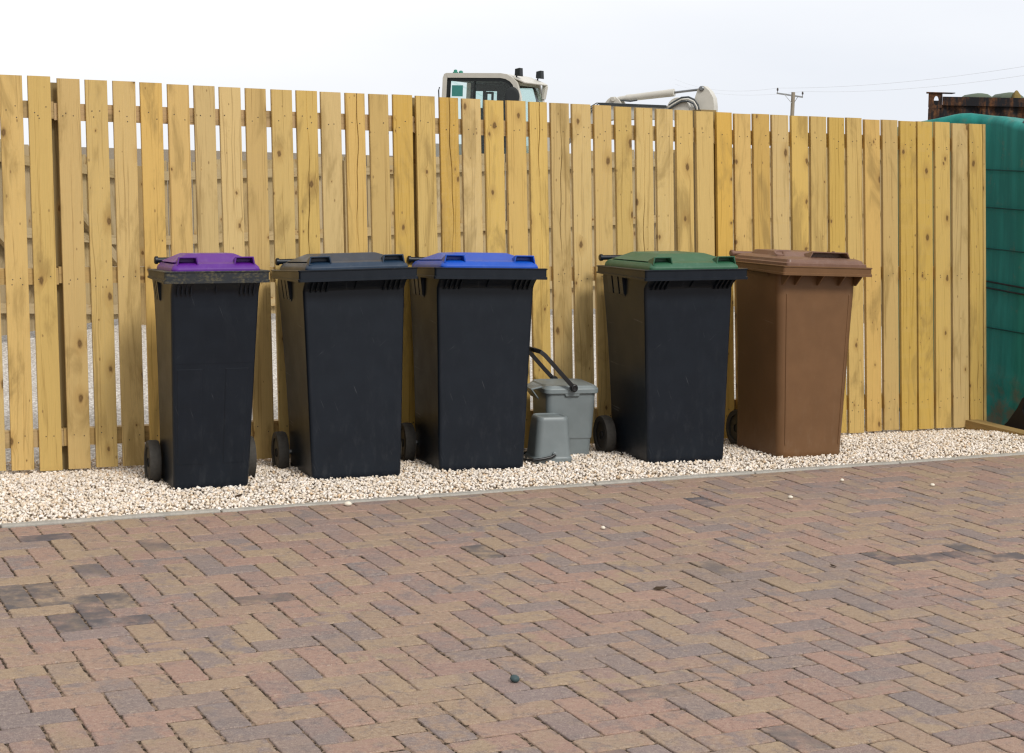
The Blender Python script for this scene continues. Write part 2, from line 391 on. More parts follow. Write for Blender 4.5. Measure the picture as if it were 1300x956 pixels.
dt = wn.new('ShaderNodeVectorMath'); dt.operation = 'DOT_PRODUCT'; wl.new(tc.outputs['Generated'], dt.inputs[0]); dt.inputs[1].default_value = (-.92, -.39, 0)
dm = wn.new('ShaderNodeMapRange'); dm.interpolation_type = 'SMOOTHSTEP'; wl.new(dt.outputs['Value'], dm.inputs[0])
for k_, v_ in ((1, .15), (2, .85), (3, 1.0), (4, .58)): dm.inputs[k_].default_value = v_
vm = wn.new('ShaderNodeVectorMath'); vm.operation = 'SCALE'; wl.new(rp.outputs[0], vm.inputs[0]); wl.new(dm.outputs[0], vm.inputs['Scale'])
mx = wn.new('ShaderNodeMix'); mx.data_type = 'RGBA'; mx.inputs['Factor'].default_value = .94
wl.new(sky.outputs[0], mx.inputs[6]); wl.new(vm.outputs[0], mx.inputs[7]); wl.new(mx.outputs[2], bg.inputs[0])
bg.inputs[1].default_value = .097
sd = bpy.data.lights.new('sun', 'SUN'); sd.energy = 2.25; sd.angle = math.radians(13); sd.color = (1, .965, .91)
so = bpy.data.objects.new('sun', sd); COL.objects.link(so)
az = math.radians(SUN_AZ); el = math.radians(SUN_EL)
dirn = Vector((math.sin(az) * math.cos(el), math.cos(az) * math.cos(el), math.sin(el)))
so.rotation_euler = dirn.to_track_quat('Z', 'Y').to_euler(); so.location = dirn * 30
S.view_settings.view_transform = 'Standard'; S.view_settings.look = 'None'; S.view_settings.exposure = 0.; S.view_settings.gamma = 1.
S.view_settings.use_curve_mapping = False
S.render.engine = 'CYCLES'; S.cycles.use_denoising = True; S.cycles.denoiser = 'OPENIMAGEDENOISE'; S.cycles.denoising_input_passes = 'RGB_ALBEDO_NORMAL'; S.cycles.denoising_prefilter = 'ACCURATE'; S.cycles.filter_width = 1.3; S.cycles.use_adaptive_sampling = False

# ------------------------------------------------------------------ layout constants (metres, paving = z 0)
PAV_O = Vector((-1.4045952901791503, 5.7486346827238854, 0)); PAV_TH = math.radians(26.28890678713656); PAV_S = .1055
EDGE_P = Vector((-.383, 7.505, 0)); ED = Vector((math.cos(math.radians(26.45)), math.sin(math.radians(26.45)), 0)); EN = Vector((-ED.y, ED.x, 0))
FP = Vector((-2.40, 7.913, 0)); FTH = math.radians(23.1); FT = Vector((math.cos(FTH), math.sin(FTH), 0)); FN = Vector((-FT.y, FT.x, 0))
LEAN = -.049                     # posts and boards stand plumb; the drive falls to the right
def fpt(s, n, z): return FP + FT * (s + LEAN * z) + FN * n + Vector((0, 0, z))

# ------------------------------------------------------------------ ground
b = MB(); R0 = 900
b.face([b.vert(p) for p in ((-R0, -R0, -.06), (R0, -R0, -.06), (R0, R0, -.06), (-R0, R0, -.06))])
tag(b.build('ground', M['earth']), kind='structure')
def sheet(name, mat, pts, z):
    b = MB(); b.face([b.vert((p[0], p[1], z)) for p in pts]); return tag(b.build(name, mat), kind='structure')
e0 = EDGE_P - ED * 6 + EN * .02; e1 = EDGE_P + ED * 7 + EN * .02
sheet('joint_sand', M['sand'], [e0, e0 - EN * 12, e1 - EN * 12, e1], -.0045)
f0 = fpt(-3.5, .02, 0); f1 = fpt(6.2, .02, 0)
g0 = EDGE_P - ED * 5 + EN * .03; g1 = EDGE_P + ED * 4.2 + EN * .03
b = MB(); b.face([b.vert(p) for p in (g0 - Vector((0, 0, .006)), g1 - Vector((0, 0, .006)), f1 - Vector((0, 0, .040)), f0 - Vector((0, 0, .040)))]); tag(b.build('gravel_bed', M['bed']), kind='structure')
sheet('gravel_yard', M['yard'], [fpt(-9, .02, 0), fpt(9, .02, 0), fpt(9, 12, 0), fpt(-9, 12, 0)], -.036)

# gravel: tens of thousands of loose chippings
def make_gravel():
    T = []
    for k in range(14):
        bm = bmesh.new()
        for i in range(11):
            d = Vector(rng.normal(size=3)).normalized() * rng.uniform(.72, 1.05); d.z *= .72; bm.verts.new(d)
        r = bmesh.ops.convex_hull(bm, input=bm.verts)
        bmesh.ops.delete(bm, geom=list({g for g in r['geom_interior'] + r['geom_unused'] if isinstance(g, bmesh.types.BMVert)}), context='VERTS')
        bmesh.ops.triangulate(bm, faces=bm.faces); bm.verts.index_update()
        T.append((np.array([v.co for v in bm.verts]), np.array([[v.index for v in f.verts] for f in bm.faces]))); bm.free()
    V = []; Fc = []; A = []; off = 0
    sp_ = .0158
    xs = np.arange(-2.6, 6.6, sp_); rows = np.arange(0, 2.3, sp_ * .86)
    k = 0
    for ri, y in enumerate(rows):
        for x in xs + (sp_ / 2 if ri % 2 else 0):
            p = EDGE_P + ED * (x - 2.3) + EN * (y + .043)
            q = p - FP; n = q.dot(FN); s = q.dot(FT)
            if n > .30 or s > 6.1 or s < -2.2: continue
            if n > .12 and rng.random() < .25: continue
            V0, F0 = T[k % 14]; k += 1
            r = rng.uniform(.0068, .0140)
            if rng.random() < .05: r *= 1.35
            e = Euler(rng.uniform(0, 6.28, 3)).to_matrix(); E = np.array(e)
            c = np.array((p.x + rng.uniform(-.006, .006), p.y + rng.uniform(-.006, .006), rng.uniform(-.004, .008) + float(np.interp(y, [0, .12, .5, .8], [-.002, .007, .007, 0])) - .034 * min(1., max(0., (n + .38) / .36))))
            V.append(V0 @ E.T * r * np.array((1, 1, .9)) + c); Fc.append(F0 + off); off += len(V0)
            A.append(np.repeat([[rng.random(), rng.random(), 0]], len(V0), 0))
    V = np.concatenate(V); Fc = np.concatenate(Fc); A = np.concatenate(A)
    me = bpy.data.meshes.new('gravel'); me.vertices.add(len(V)); me.vertices.foreach_set('co', V.astype(np.float32).ravel())
    me.loops.add(Fc.size); me.loops.foreach_set('vertex_index', Fc.astype(np.int32).ravel())
    me.polygons.add(len(Fc)); me.polygons.foreach_set('loop_start', np.arange(0, Fc.size, 3, dtype=np.int32))
    me.update(calc_edges=True); me.validate()
    at = me.attributes.new('rc', 'FLOAT_VECTOR', 'POINT'); at.data.foreach_set('vector', A.astype(np.float32).ravel())
    me.materials.append(M['gravel'])
    o = bpy.data.objects.new('gravel', me); COL.objects.link(o)
    tag(o, 'strip of cream limestone chippings between fence and paving edge', 'gravel', kind='stuff')
make_gravel()

# paving: herringbone blocks, each with its own worn edge
def clip_half(poly, P, N):
    out = []
    for i in range(len(poly)):
        a, c = poly[i], poly[(i + 1) % len(poly)]; da = (a - P).dot(N); dc = (c - P).dot(N)
        if da <= 0: out.append(a)
        if da * dc < 0: out.append(a + (c - a) * (da / (da - dc)))
    return out
DARK = [(-1.95, 5.62, .13), (-1.72, 5.68, .12), (-1.60, 5.75, .10), (-1.40, 5.60, .12), (-1.28, 5.42, .10), (-1.42, 5.40, .08), (-1.78, 6.55, .13), (-1.60, 6.46, .08), (-.02, 6.5, .08), (1.9, 6.75, .16), (1.62, 6.62, .1), (.92, 7.6, .09), (2.5, 7.6, .15)]
def make_paving():
    b = MB(); c, s_ = math.cos(PAV_TH), math.sin(PAV_TH)
    def W(u, v): return Vector((PAV_O.x + u * PAV_S * c + v * PAV_S * s_, PAV_O.y + u * PAV_S * s_ - v * PAV_S * c, 0))
    J = .014
    for i in range(-36, 66):
        for j in range(-44, 48):
            k = (i + j) % 4
            # joint starts sit where (u+v)%4==0: blocks along u and along v alternate in stairs
            if k == 2: u0, u1, v0, v1 = i, i + 2, j, j + 1
            elif k == 0: u0, u1, v0, v1 = i, i + 1, j, j + 2
            else: continue
            cc = W((u0 + u1) / 2, (v0 + v1) / 2)
            if cc.y < 2.6 or abs(cc.x) > .42 * cc.y + 1.7: continue
            if (cc - EDGE_P).dot(EN) > .25: continue
            jt = J * random.uniform(.7, 1.5)
            u0 += jt + random.uniform(-.012, .012); u1 -= jt + random.uniform(-.012, .012); v0 += jt + random.uniform(-.012, .012); v1 -= jt + random.uniform(-.012, .012)
            nu = 14 if k == 2 else 7; nv = 7 if k == 2 else 14
            base = [(u0 + (u1 - u0) * q / nu, v0) for q in range(nu)] + [(u1, v0 + (v1 - v0) * q / nv) for q in range(nv)] + \
                   [(u1 - (u1 - u0) * q / nu, v1) for q in range(nu)] + [(u0, v1 - (v1 - v0) * q / nv) for q in range(nv)]
            um, vm = (u0 + u1) / 2, (v0 + v1) / 2; poly = []
            for q, (uu, vv) in enumerate(base):
                w = random.gauss(.002, .019)
                corner = q in (0, nu, nu + nv, 2 * nu + nv)
                inn = .035 if corner else max(-.014, w)
                du = (um - uu); dv = (vm - vv); L = math.hypot(du, dv)
                if corner: uu += math.copysign(inn, du); vv += math.copysign(inn, dv)
                else:
                    if abs(uu - u0) < 1e-6 or abs(uu - u1) < 1e-6: uu += math.copysign(inn, du)
                    else: vv += math.copysign(inn, dv)
                poly.append(W(uu, vv))
            if max((p - EDGE_P).dot(EN) for p in poly) > -.004:
                poly = clip_half(poly, EDGE_P - EN * .004, EN)
                if len(poly) < 4: continue
            cen = sum(poly, Vector()) / len(poly)
            area = max((p - cen).length for p in poly)
            if area < .03: continue
            r1, r2 = random.random(), random.random()
            if random.random() < .55: r2 = min(1, max(0, r1 + random.uniform(-.15, .15)))
            dk = 0.
            for x, y, r in DARK:
                if (cc.xy - Vector((x, y))).length < r: dk = 1.
            if random.random() < .012: dk = .7
            zt = random.gauss(0, .0009); tx, ty = random.gauss(0, .0045), random.gauss(0, .0045)
            def P(p, ins, dz):
                d = cen - p; q = p + d.normalized() * ins if d.length > ins else cen
                return (q.x, q.y, zt + (q.x - cen.x) * tx + (q.y - cen.y) * ty + dz)
            at = dict(pv=(r1, r2, dk))
            r0 = [b.vert(P(p, 0, -.035), **at) for p in poly]; r1_ = [b.vert(P(p, 0, -.0055), **at) for p in poly]
            r2_ = [b.vert(P(p, .0018, -.0018), **at) for p in poly]; r3 = [b.vert(P(p, .0055, 0), **at) for p in poly]
            n = len(poly)
            for A, B in ((r0, r1_), (r1_, r2_), (r2_, r3)):
                for q in range(n): b.face((A[q], A[(q + 1) % n], B[(q + 1) % n], B[q]))
            b.face(r3)
    tag(b.build('paving', M['paver'], smooth=50), kind='structure')
make_paving()

# concrete pin edging in lengths, butted
b = MB(); L = .915
for i in range(-6, 9):
    a = EDGE_P + ED * (i * L + .004); c = EDGE_P + ED * ((i + 1) * L - .004); w = EN * .05; h = .006 + random.uniform(-.002, .002)
    z = Vector((0, 0, 1))
    b.hexa([a - z * .1, c - z * .1, c + w - z * .1, a + w - z * .1], [a + z * h, c + z * h, c + w + z * h, a + w + z * h])
tag(b.build('paving_edge', M['concrete'], bevel=.006), kind='structure')

# ------------------------------------------------------------------ the timber fence
BOARDS = [(0.051, 0.104, 1.869), (0.181, 0.105, 1.869), (0.316, 0.105, 1.864), (0.447, 0.104, 1.864), (0.577, 0.108, 1.862), (0.709, 0.106, 1.86), (0.841, 0.105, 1.86), (0.973, 0.103, 1.858), (1.1, 0.106, 1.856), (1.23, 0.104, 1.855), (1.362, 0.107, 1.854), (1.491, 0.108, 1.854), (1.619, 0.105, 1.853), (1.749, 0.103, 1.852), (1.877, 0.103, 1.853), (2.004, 0.105, 1.853), (2.131, 0.105, 1.852), (2.261, 0.103, 1.85), (2.388, 0.105, 1.847), (2.518, 0.106, 1.847), (2.644, 0.108, 1.848), (2.775, 0.102, 1.845), (2.9, 0.107, 1.844), (3.027, 0.109, 1.844), (3.159, 0.103, 1.842), (3.288, 0.099, 1.84), (3.412, 0.105, 1.839), (3.54, 0.102, 1.836), (3.665, 0.105, 1.836), (3.792, 0.108, 1.834), (3.921, 0.097, 1.833), (4.039, 0.105, 1.83), (4.16, 0.107, 1.83), (4.285, 0.11, 1.83), (4.414, 0.109, 1.83), (4.541, 0.107, 1.83), (4.668, 0.106, 1.828), (4.792, 0.104, 1.83), (4.916, 0.105, 1.827), (5.04, 0.106, 1.828), (5.166, 0.111, 1.826), (5.29, 0.108, 1.826), (5.416, 0.109, 1.826), (5.543, 0.113, 1.825), (5.668, 0.097, 1.826)]
BOARDS = [(-.337 - .129 * k, .104, 1.872 + .001 * k) for k in range(12, 0, -1)] + [(-.337, .104, 1.872), (-.208, .104, 1.871), (-.079, .104, 1.87)] + BOARDS
CRACK = {1.749: (.056, 1.852, 1.05), 1.491: (.054, 1.56, .97), 2.261: (.058, 1.85, .98), 2.9: (.053, 1.73, .98), 3.412: (.046, 1.37, .88), 2.775: (.056, 1.845, 1.4), 5.668: (.052, .42, .2)}
fence = empty('timber_fence', fpt(2.7, 0, 0), label='new yellow timber fence of tall gapped vertical boards behind the wheelie bins', cat='fence', group=None)
finv = Matrix.Translation(-fence.location)
def fl(s, n, z): return fpt(s, n, z) - fence.location
def wbox(b, s0, s1, n0, n1, z0, z1, seed, pt=fl, horiz=False, split=None):
    """a piece of timber with its own grain coordinates; split=(u, zt, zb) makes a real open split"""
    def add(s, n, z):
        u, v = (s, z) if not horiz else (z, s)
        return b.vert(pt(s, n, z), wc=(u - (s0 if not horiz else z0) + (n - n0) * .6, v, seed))
    zs = [z0, z1]
    if split is None:
        q = [add(*p) for p in ((s0, n0, z0), (s1, n0, z0), (s1, n1, z0), (s0, n1, z0), (s0, n0, z1), (s1, n0, z1), (s1, n1, z1), (s0, n1, z1))]
        for f in ((0, 1, 5, 4), (1, 2, 6, 5), (2, 3, 7, 6), (3, 0, 4, 7), (4, 5, 6, 7), (3, 2, 1, 0)): b.face([q[i] for i in f])
def board(b, s, w, zt, seed, zb=-.012, th=.022):
    s0, s1 = s, s + w; zb += random.uniform(-.006, .006)
    # gentle bow of the edges, slightly eased front corners
    key = round(s, 3); cr = CRACK.get(key)
    N = 12; zs = [zb + (zt - zb) * i / N for i in range(N + 1)]
    ph = random.uniform(0, 6); am = random.uniform(.0, .0022); tw = random.uniform(-.004, .004)
    def E(z): return am * math.sin(ph + z * 1.7)
    def add(u, n, z): return b.vert(fl(s0 + u + E(z), n + tw * (u / w - .5) * (z - .9), z), wc=(u + n * .6, z, seed))
    def strip(ua, ub, zs):
        rings = []
        for z in zs:
            a, c_ = ua(z), ub(z); e = .0016
            rings.append([add(a, e - th, z), add(a + e, -th, z), add(c_ - e, -th, z), add(c_, e - th, z), add(c_, 0, z), add(a, 0, z)])
        for A, B in zip(rings, rings[1:]):
            for q in range(6): b.face((A[q], A[(q + 1) % 6], B[(q + 1) % 6], B[q]))
        b.face(rings[0][::-1]); b.face(rings[-1])
    if not cr: strip(lambda z: 0, lambda z: w, zs)
    else:
        u, ct, cb = cr; zs = sorted(set(zs + [ct, cb] + [cb + (ct - cb) * i / 14 for i in range(15)]))
        wob = lambda z: u + .006 * math.sin(z * 7 + ph) + .003 * math.sin(z * 23 + ph)
        def open_(z):
            if z < cb or z > ct: return 0.
            t = (z - cb) / (ct - cb); top_open = ct > zt - .02
            return (.0034 * min(1, t * 2.2)) if top_open else .0034 * min(1, 4 * t * (1 - t) + .05)
        strip(lambda z: 0, lambda z: wob(z) - open_(z) / 2, zs); strip(lambda z: wob(z) + open_(z) / 2, lambda z: w, zs)
    return s0, E
nails = []
def nail(b, s, z, th=.022):
    p = [fl(s + .0032 * math.cos(a * PI / 3), -th - .0006, z + .0032 * math.sin(a * PI / 3)) for a in range(6)]
    p2 = [fl(s + .0032 * math.cos(a * PI / 3), -th + .003, z + .0032 * math.sin(a * PI / 3)) for a in range(6)]
    ids = b.loft([p2, p], mi=1)
POSTS = [-1.53, .292, 2.118, 3.911, 5.70]
bays = [[], [], [], []]
for x in BOARDS:
    bays[0 if x[0] < .25 else 1 if x[0] < 2.07 else 2 if x[0] < 3.86 else 3].append(x)
def rail_z(s): return [(1.668 - .003 * s, 1.750 - .003 * s), (.879, .957), (.093 + .004 * s, .176 + .004 * s)]
seed = 1.
for bi, bay in enumerate(bays):
    b = MB()
    for (s, w, zt) in bay:
        seed += 1.37; s0, E = board(b, s, w, zt + random.uniform(-.002, .002), seed)
        for z0, z1 in rail_z(s):
            for u in (.28 + random.uniform(-.09, .1), .70 + random.uniform(-.12, .1)):
                nail(b, s + w * u, (z0 + z1) / 2 + random.uniform(-.022, .022))
                if random.random() < .25: nail(b, s + w * random.uniform(.2, .8), (z0 + z1) / 2 - random.uniform(.02, .05))
    # wc for nail verts is zero; harmless
    o = b.build('board_panel', [M['board'], M['nail']], fence, recalc=True)
ends = [-1.95, .30, 2.124, 3.917, 5.765]
for i in range(4):
    for k in range(3):
        b = MB(); seed += 2.1; z0, z1 = rail_z((ends[i] + ends[i + 1]) / 2)[k]; dz = random.uniform(-.008, .008) if k else 0
        wbox(b, ends[i] + .001, ends[i + 1] - .001, .001, .046, z0 + dz, z1 + dz, seed, horiz=True); b.build('rail', M['rail'], fence, bevel=None)
for p in POSTS:
    b = MB(); seed += 1.9; wbox(b, p - .05 if p < 5 else 5.69, p + .05 if p < 5 else 5.768, .048, .145, -.3, 1.845 if p < 5 else 1.81, seed); b.build('post', M['post'], fence)
# the closing board seen edge-on at the right end
b = MB(); seed += 1; wbox(b, 5.7695, 5.788, -.022, .10, -.012, 1.825, seed); b.build('end_board', M['board'], fence)

# older fence round the yard behind: a run parallel to the first and a gated side
def old_fence(name, A, d, n, Lr, ztop, label, brace=False, gaps=.012, bw=.1):
    e = empty(name, A, label=label, cat='fence'); b = MB(); s = 0.; sdv = random.uniform(50, 80)
    up = Vector((LEAN * .92, LEAN * .39, 1))
    def pt(s, nn, z): return d * s + n * nn + up * z
    while s < Lr:
        sdv += 1.3; zt = ztop(s) + random.uniform(-.015, .015)
        wbox(b, s, s + bw, 0, .018, .03, zt, sdv, pt=pt); s += bw + gaps
    b.build('board_panel', M['oldwood'], e)
    for hz, hh in ((-.17, .08), (-.75, .08), (-1.36, .08)):
        b = MB(); sdv += 1; N = 8
        for i in range(N):
            a, c = Lr * i / N, Lr * (i + 1) / N
            q = [b.vert(pt(x, nn, max(.06, ztop(x) + hz) + zz), wc=(zz, x, sdv)) for x, nn, zz in ((a, -.048, 0), (c, -.048, 0), (c, -.003, 0), (a, -.003, 0), (a, -.048, hh), (c, -.048, hh), (c, -.003, hh), (a, -.003, hh))]
            for f in ((0, 1, 5, 4), (1, 2, 6, 5), (2, 3, 7, 6), (3, 0, 4, 7), (4, 5, 6, 7), (3, 2, 1, 0)): b.face([q[k] for k in f])
        b.build('rail', M['oldwood'], e)
    x = .05
    while x < Lr:
        b = MB(); sdv += 1; wbox(b, x, x + .09, -.145, -.052, -.2, ztop(x) - .03, sdv, pt=pt); b.build('post', M['oldwood'], e); x += 1.8
    if brace:
        for k in range(2):
            b = MB(); sdv += 1; s0 = .25 + k * 1.25
            q = [(s0, .32), (s0 + 1.05, 1.18), (s0 + 1.05, 1.28), (s0, .42)]
            ids = [b.vert(pt(s, nn, z), wc=(z * .5 - s * .5, s, sdv)) for nn in (-.096, -.05) for s, z in q]
            for f in ((0, 1, 2, 3), (7, 6, 5, 4), (0, 4, 5, 1), (1, 5, 6, 2), (2, 6, 7, 3), (3, 7, 4, 0)): b.face([ids[k] for k in f])
            b.build('brace', M['oldwood'], e)
    return e
yc = Vector((-3.25, 15.0, 0)); a25 = math.radians(25)
old_fence('back_fence', yc, Vector((math.cos(a25), math.sin(a25), 0)), Vector((-math.sin(a25), math.cos(a25), 0)), 10.5, lambda s: 1.41 + .047 * s,
          'weathered closed board fence along the far side of the gravel yard, seen through the gaps')
sd_ = Vector((-.95, -2.6, 0)).normalized()
old_fence('side_fence', yc - Vector((.05, .02, 0)), sd_, Vector((sd_.y, -sd_.x, 0)), 4.2, lambda s: 1.40 + .085 * s,
          'weathered fence with diagonal braces along the left side of the yard', brace=True)
# things lying against the back fence, glimpsed through the gaps
b = MB(); b.tube([(0, 0, 0), (-.025, .0, 1.0), (-.05, 0, 1.98)], .012, 8)
o = b.build('garden_pole', M['greenpole'], smooth=40); o.location = (-3.42, 17.6, -.15)
tag(o, 'thin green pole standing beyond the weathered back fence', 'pole')

# sleeper closing the gravel at the right, and the sheeting beyond it
sl = MB(); sdir = Vector((.40, -.917, 0)).normalized(); sn = Vector((-sdir.y, sdir.x, 0)); s0 = Vector((2.765, 10.15, -.032))
def spt(s, n, z): return sdir * s + sn * n + Vector((0, 0, z))
wbox(sl, 0, 1.6, 0, .10, -.08, .062, 91.3, pt=spt, horiz=True)
o = sl.build('timber_sleeper', M['sleeper'], bevel=None); o.location = s0
tag(o, 'low timber sleeper edging the gravel beside the green sheeting', 'sleeper')

def make_cover():
    """green sheeting draped over a long stack, face roughly square to the fence"""
    e = empty('sheeted_stack', (2.99, 10.40, -.03), label='tall stack draped in teal green sheeting at the right end of the fence', cat='cover')
    b = MB(); d = Vector((.40, -.917, 0)).normalized(); n = Vector((-d.y, d.x, 0))   # n points right, into the stack
    NU, prof = 46, []
    H = 1.912
    for i in range(34): prof.append((0., .0 + (H - .05) * i / 33))
    for k in range(1, 9):
        a = PI / 2 * k / 8; prof.append((.06 - .06 * math.cos(a), H - .05 + .055 * math.sin(a)))
    for k in range(1, 6): prof.append((.06 + .10 * k, H + .005 - .004 * k * k))
    prof += [(.62, H - .2), (.64, .9), (.64, .0)]
    from mathutils import noise
    ids = []
    for iu in range(NU):
        u = -.72 + 2.0 * iu / (NU - 1); row = []
        for (pn, pz) in prof:
            hs = 0.
            if pn < .05:
                hs -= .016 * math.exp(-((pz - .27) / .035) ** 2) + .022 * math.exp(-((pz - .13) / .03) ** 2) + .02 * math.exp(-(pz / .05) ** 2)
                hs += .010 * noise.noise(Vector((u * 9, pz * 1.3, 1))) + .006 * noise.noise(Vector((u * 22, pz * 5, 4)))
                hs += .010 * math.exp(-((pz - .80) / .02) ** 2)
            zz = pz + (.012 * noise.noise(Vector((u * 3.3, pn * 3, 8))) + .02 * math.exp(-((u + .28) / .12) ** 2) - .21 * max(0, u - .02)) * (pz / H)
            zz -= (.12 * max(0., -u - .25)) * (pz / H)
            # two drooping tie lines stay straight; top edge scalloped
            p = d * u + n * (pn + hs - min(.22, max(0., -u - .12) * .62)) + Vector((0, 0, zz)); row.append(b.vert(p))
        ids.append(row)
    for A, B in zip(ids, ids[1:]):
        for q in range(len(prof) - 1): b.face((A[q], B[q], B[q + 1], A[q + 1]))
    b.face(ids[0]); b.face(ids[-1][::-1])
    b.build('green_sheeting', M['tarp'], e, smooth=60)
    for z, mat, r, nm in ((1.58, 'seam', .004, 'seam'), (1.345, 'seam', .004, 'seam'), (1.09, 'seam', .004, 'seam'), (.885, 'strap', .006, 'strap'), (.845, 'strap', .006, 'strap'), (.60, 'seam', .004, 'seam')):
        t = MB(); t.tube([d * u + n * -.012 + Vector((0, 0, z - .01 * u - .03 * max(0, u) * (nm == 'strap'))) for u in [-.3 + .1 * k for k in range(15)]], r, 6); t.build(nm, M[mat], e, smooth=60)
make_cover()
b = MB(); b.tube([(0, 0, 0), (.28, -.62, -.03), (.42, -.95, -.05)], .031, 14)
o = b.build('plastic_pipe', M['pipe'], smooth=40); o.location = (3.13, 10.24, 1.835)
tag(o, 'dark grey pipe lying on top of the green sheeting', 'pipe')
def black_sheet():
    b = MB(); from mathutils import noise
    # a torn, folded tongue of thick polythene sticking up
    prof = [(-.02, .0), (.05, .065), (.105, .155), (.135, .215), (.148, .225), (.155, .205), (.150, .150), (.165, .125), (.21, .105), (.30, .10), (.46, .11), (.60, .09), (.60, .0)]
    F_ = []; B_ = []
    for k, (x, z) in enumerate(prof):
        w = .012 * noise.noise(Vector((x * 14, z * 14, 2))); F_.append((x, w, z)); B_.append((x + .006, w + .035 + .05 * (1 - z / .22), z - .004))
    b.loft([F_, B_]); o = b.build('polythene_sheet', M['sheet'], smooth=35, bevel=.003)
    o.location = (2.985, 10.05, -.02); o.rotation_euler = (math.radians(-8), 0, math.radians(-62))
    # creases
    tag(o, 'torn black polythene sheet sticking up beside the timber sleeper', 'plastic sheet')
black_sheet()

# ------------------------------------------------------------------ wheelie bins
def wheel(parent, x, y, r, w, side):
    h = MB(); h.lathe([(r * .70, -w * .5), (r * .96, -w * .5), (r, -w * .3), (r, w * .3), (r * .96, w * .5), (r * .70, w * .5), (r * .66, 0), (r * .70, -w * .5)], (0, 0, 0), (1, 0, 0), 36, caps=False)
    wh = empty('wheel', (x, y, r - .024)); wh.parent = parent
    h.build('tyre', M['tyre'], wh, smooth=35)
    m = MB(); m.lathe([(r * .69, -w * .36), (r * .60, -w * .30), (r * .56, -w * .12), (r * .24, -w * .10), (r * .20, -w * .45), (r * .20, w * .45), (r * .24, w * .1), (r * .56, w * .12), (r * .60, w * .30), (r * .69, w * .36)], (0, 0, 0), (1, 0, 0), 28)
    for k in range(5):
        a = 2 * PI * k / 5 + .3; c, s = math.cos(a), math.sin(a)
        t = Vector((0, -s, c)); rd = Vector((0, c, s))
        q = [rd * (r * .2) - t * .006, rd * (r * .6) - t * .006, rd * (r * .6) + t * .006, rd * (r * .2) + t * .006]
        m.loft([[Vector((-w * .28, 0, 0)) + p for p in q], [Vector((w * .28, 0, 0)) + p for p in q]])
    m.build('rim', M['hub'], wh, smooth=35)
    return wh

def grip(name, x, y, z, w, dp, h, mat, parent):
    """raised hand-hold: a hood open to the front"""
    b = MB(); hw = w / 2; t = .006
    out = [(-hw, 0, 0), (hw, 0, 0), (hw * .86, 0, h), (-hw * .86, 0, h)]
    inn = [(-hw + t, 0, .002), (hw - t, 0, .002), (hw * .86 - t, 0, h - t), (-hw * .86 + t, 0, h - t)]
    deep = [(px * .9, dp * .6, pz * .85 + .003) for px, _, pz in inn]
    back = [(-hw * .9, dp, -.006), (hw * .9, dp, -.006), (hw * .8, dp, h * .55), (-hw * .8, dp, h * .55)]
    A = [b.vert(p) for p in out]; I = [b.vert(p) for p in inn]; D = [b.vert(p) for p in deep]; B = [b.vert(p) for p in back]
    for q in range(4):
        r = (q + 1) % 4
        b.face((A[q], A[r], I[r], I[q])); b.face((I[q], I[r], D[r], D[q])); b.face((A[r], A[q], B[q], B[r]))
    b.face(D); b.face(B[::-1])
    o = b.build(name, mat, parent, smooth=30, bevel=.0022); o.location = (x, y, z); return o

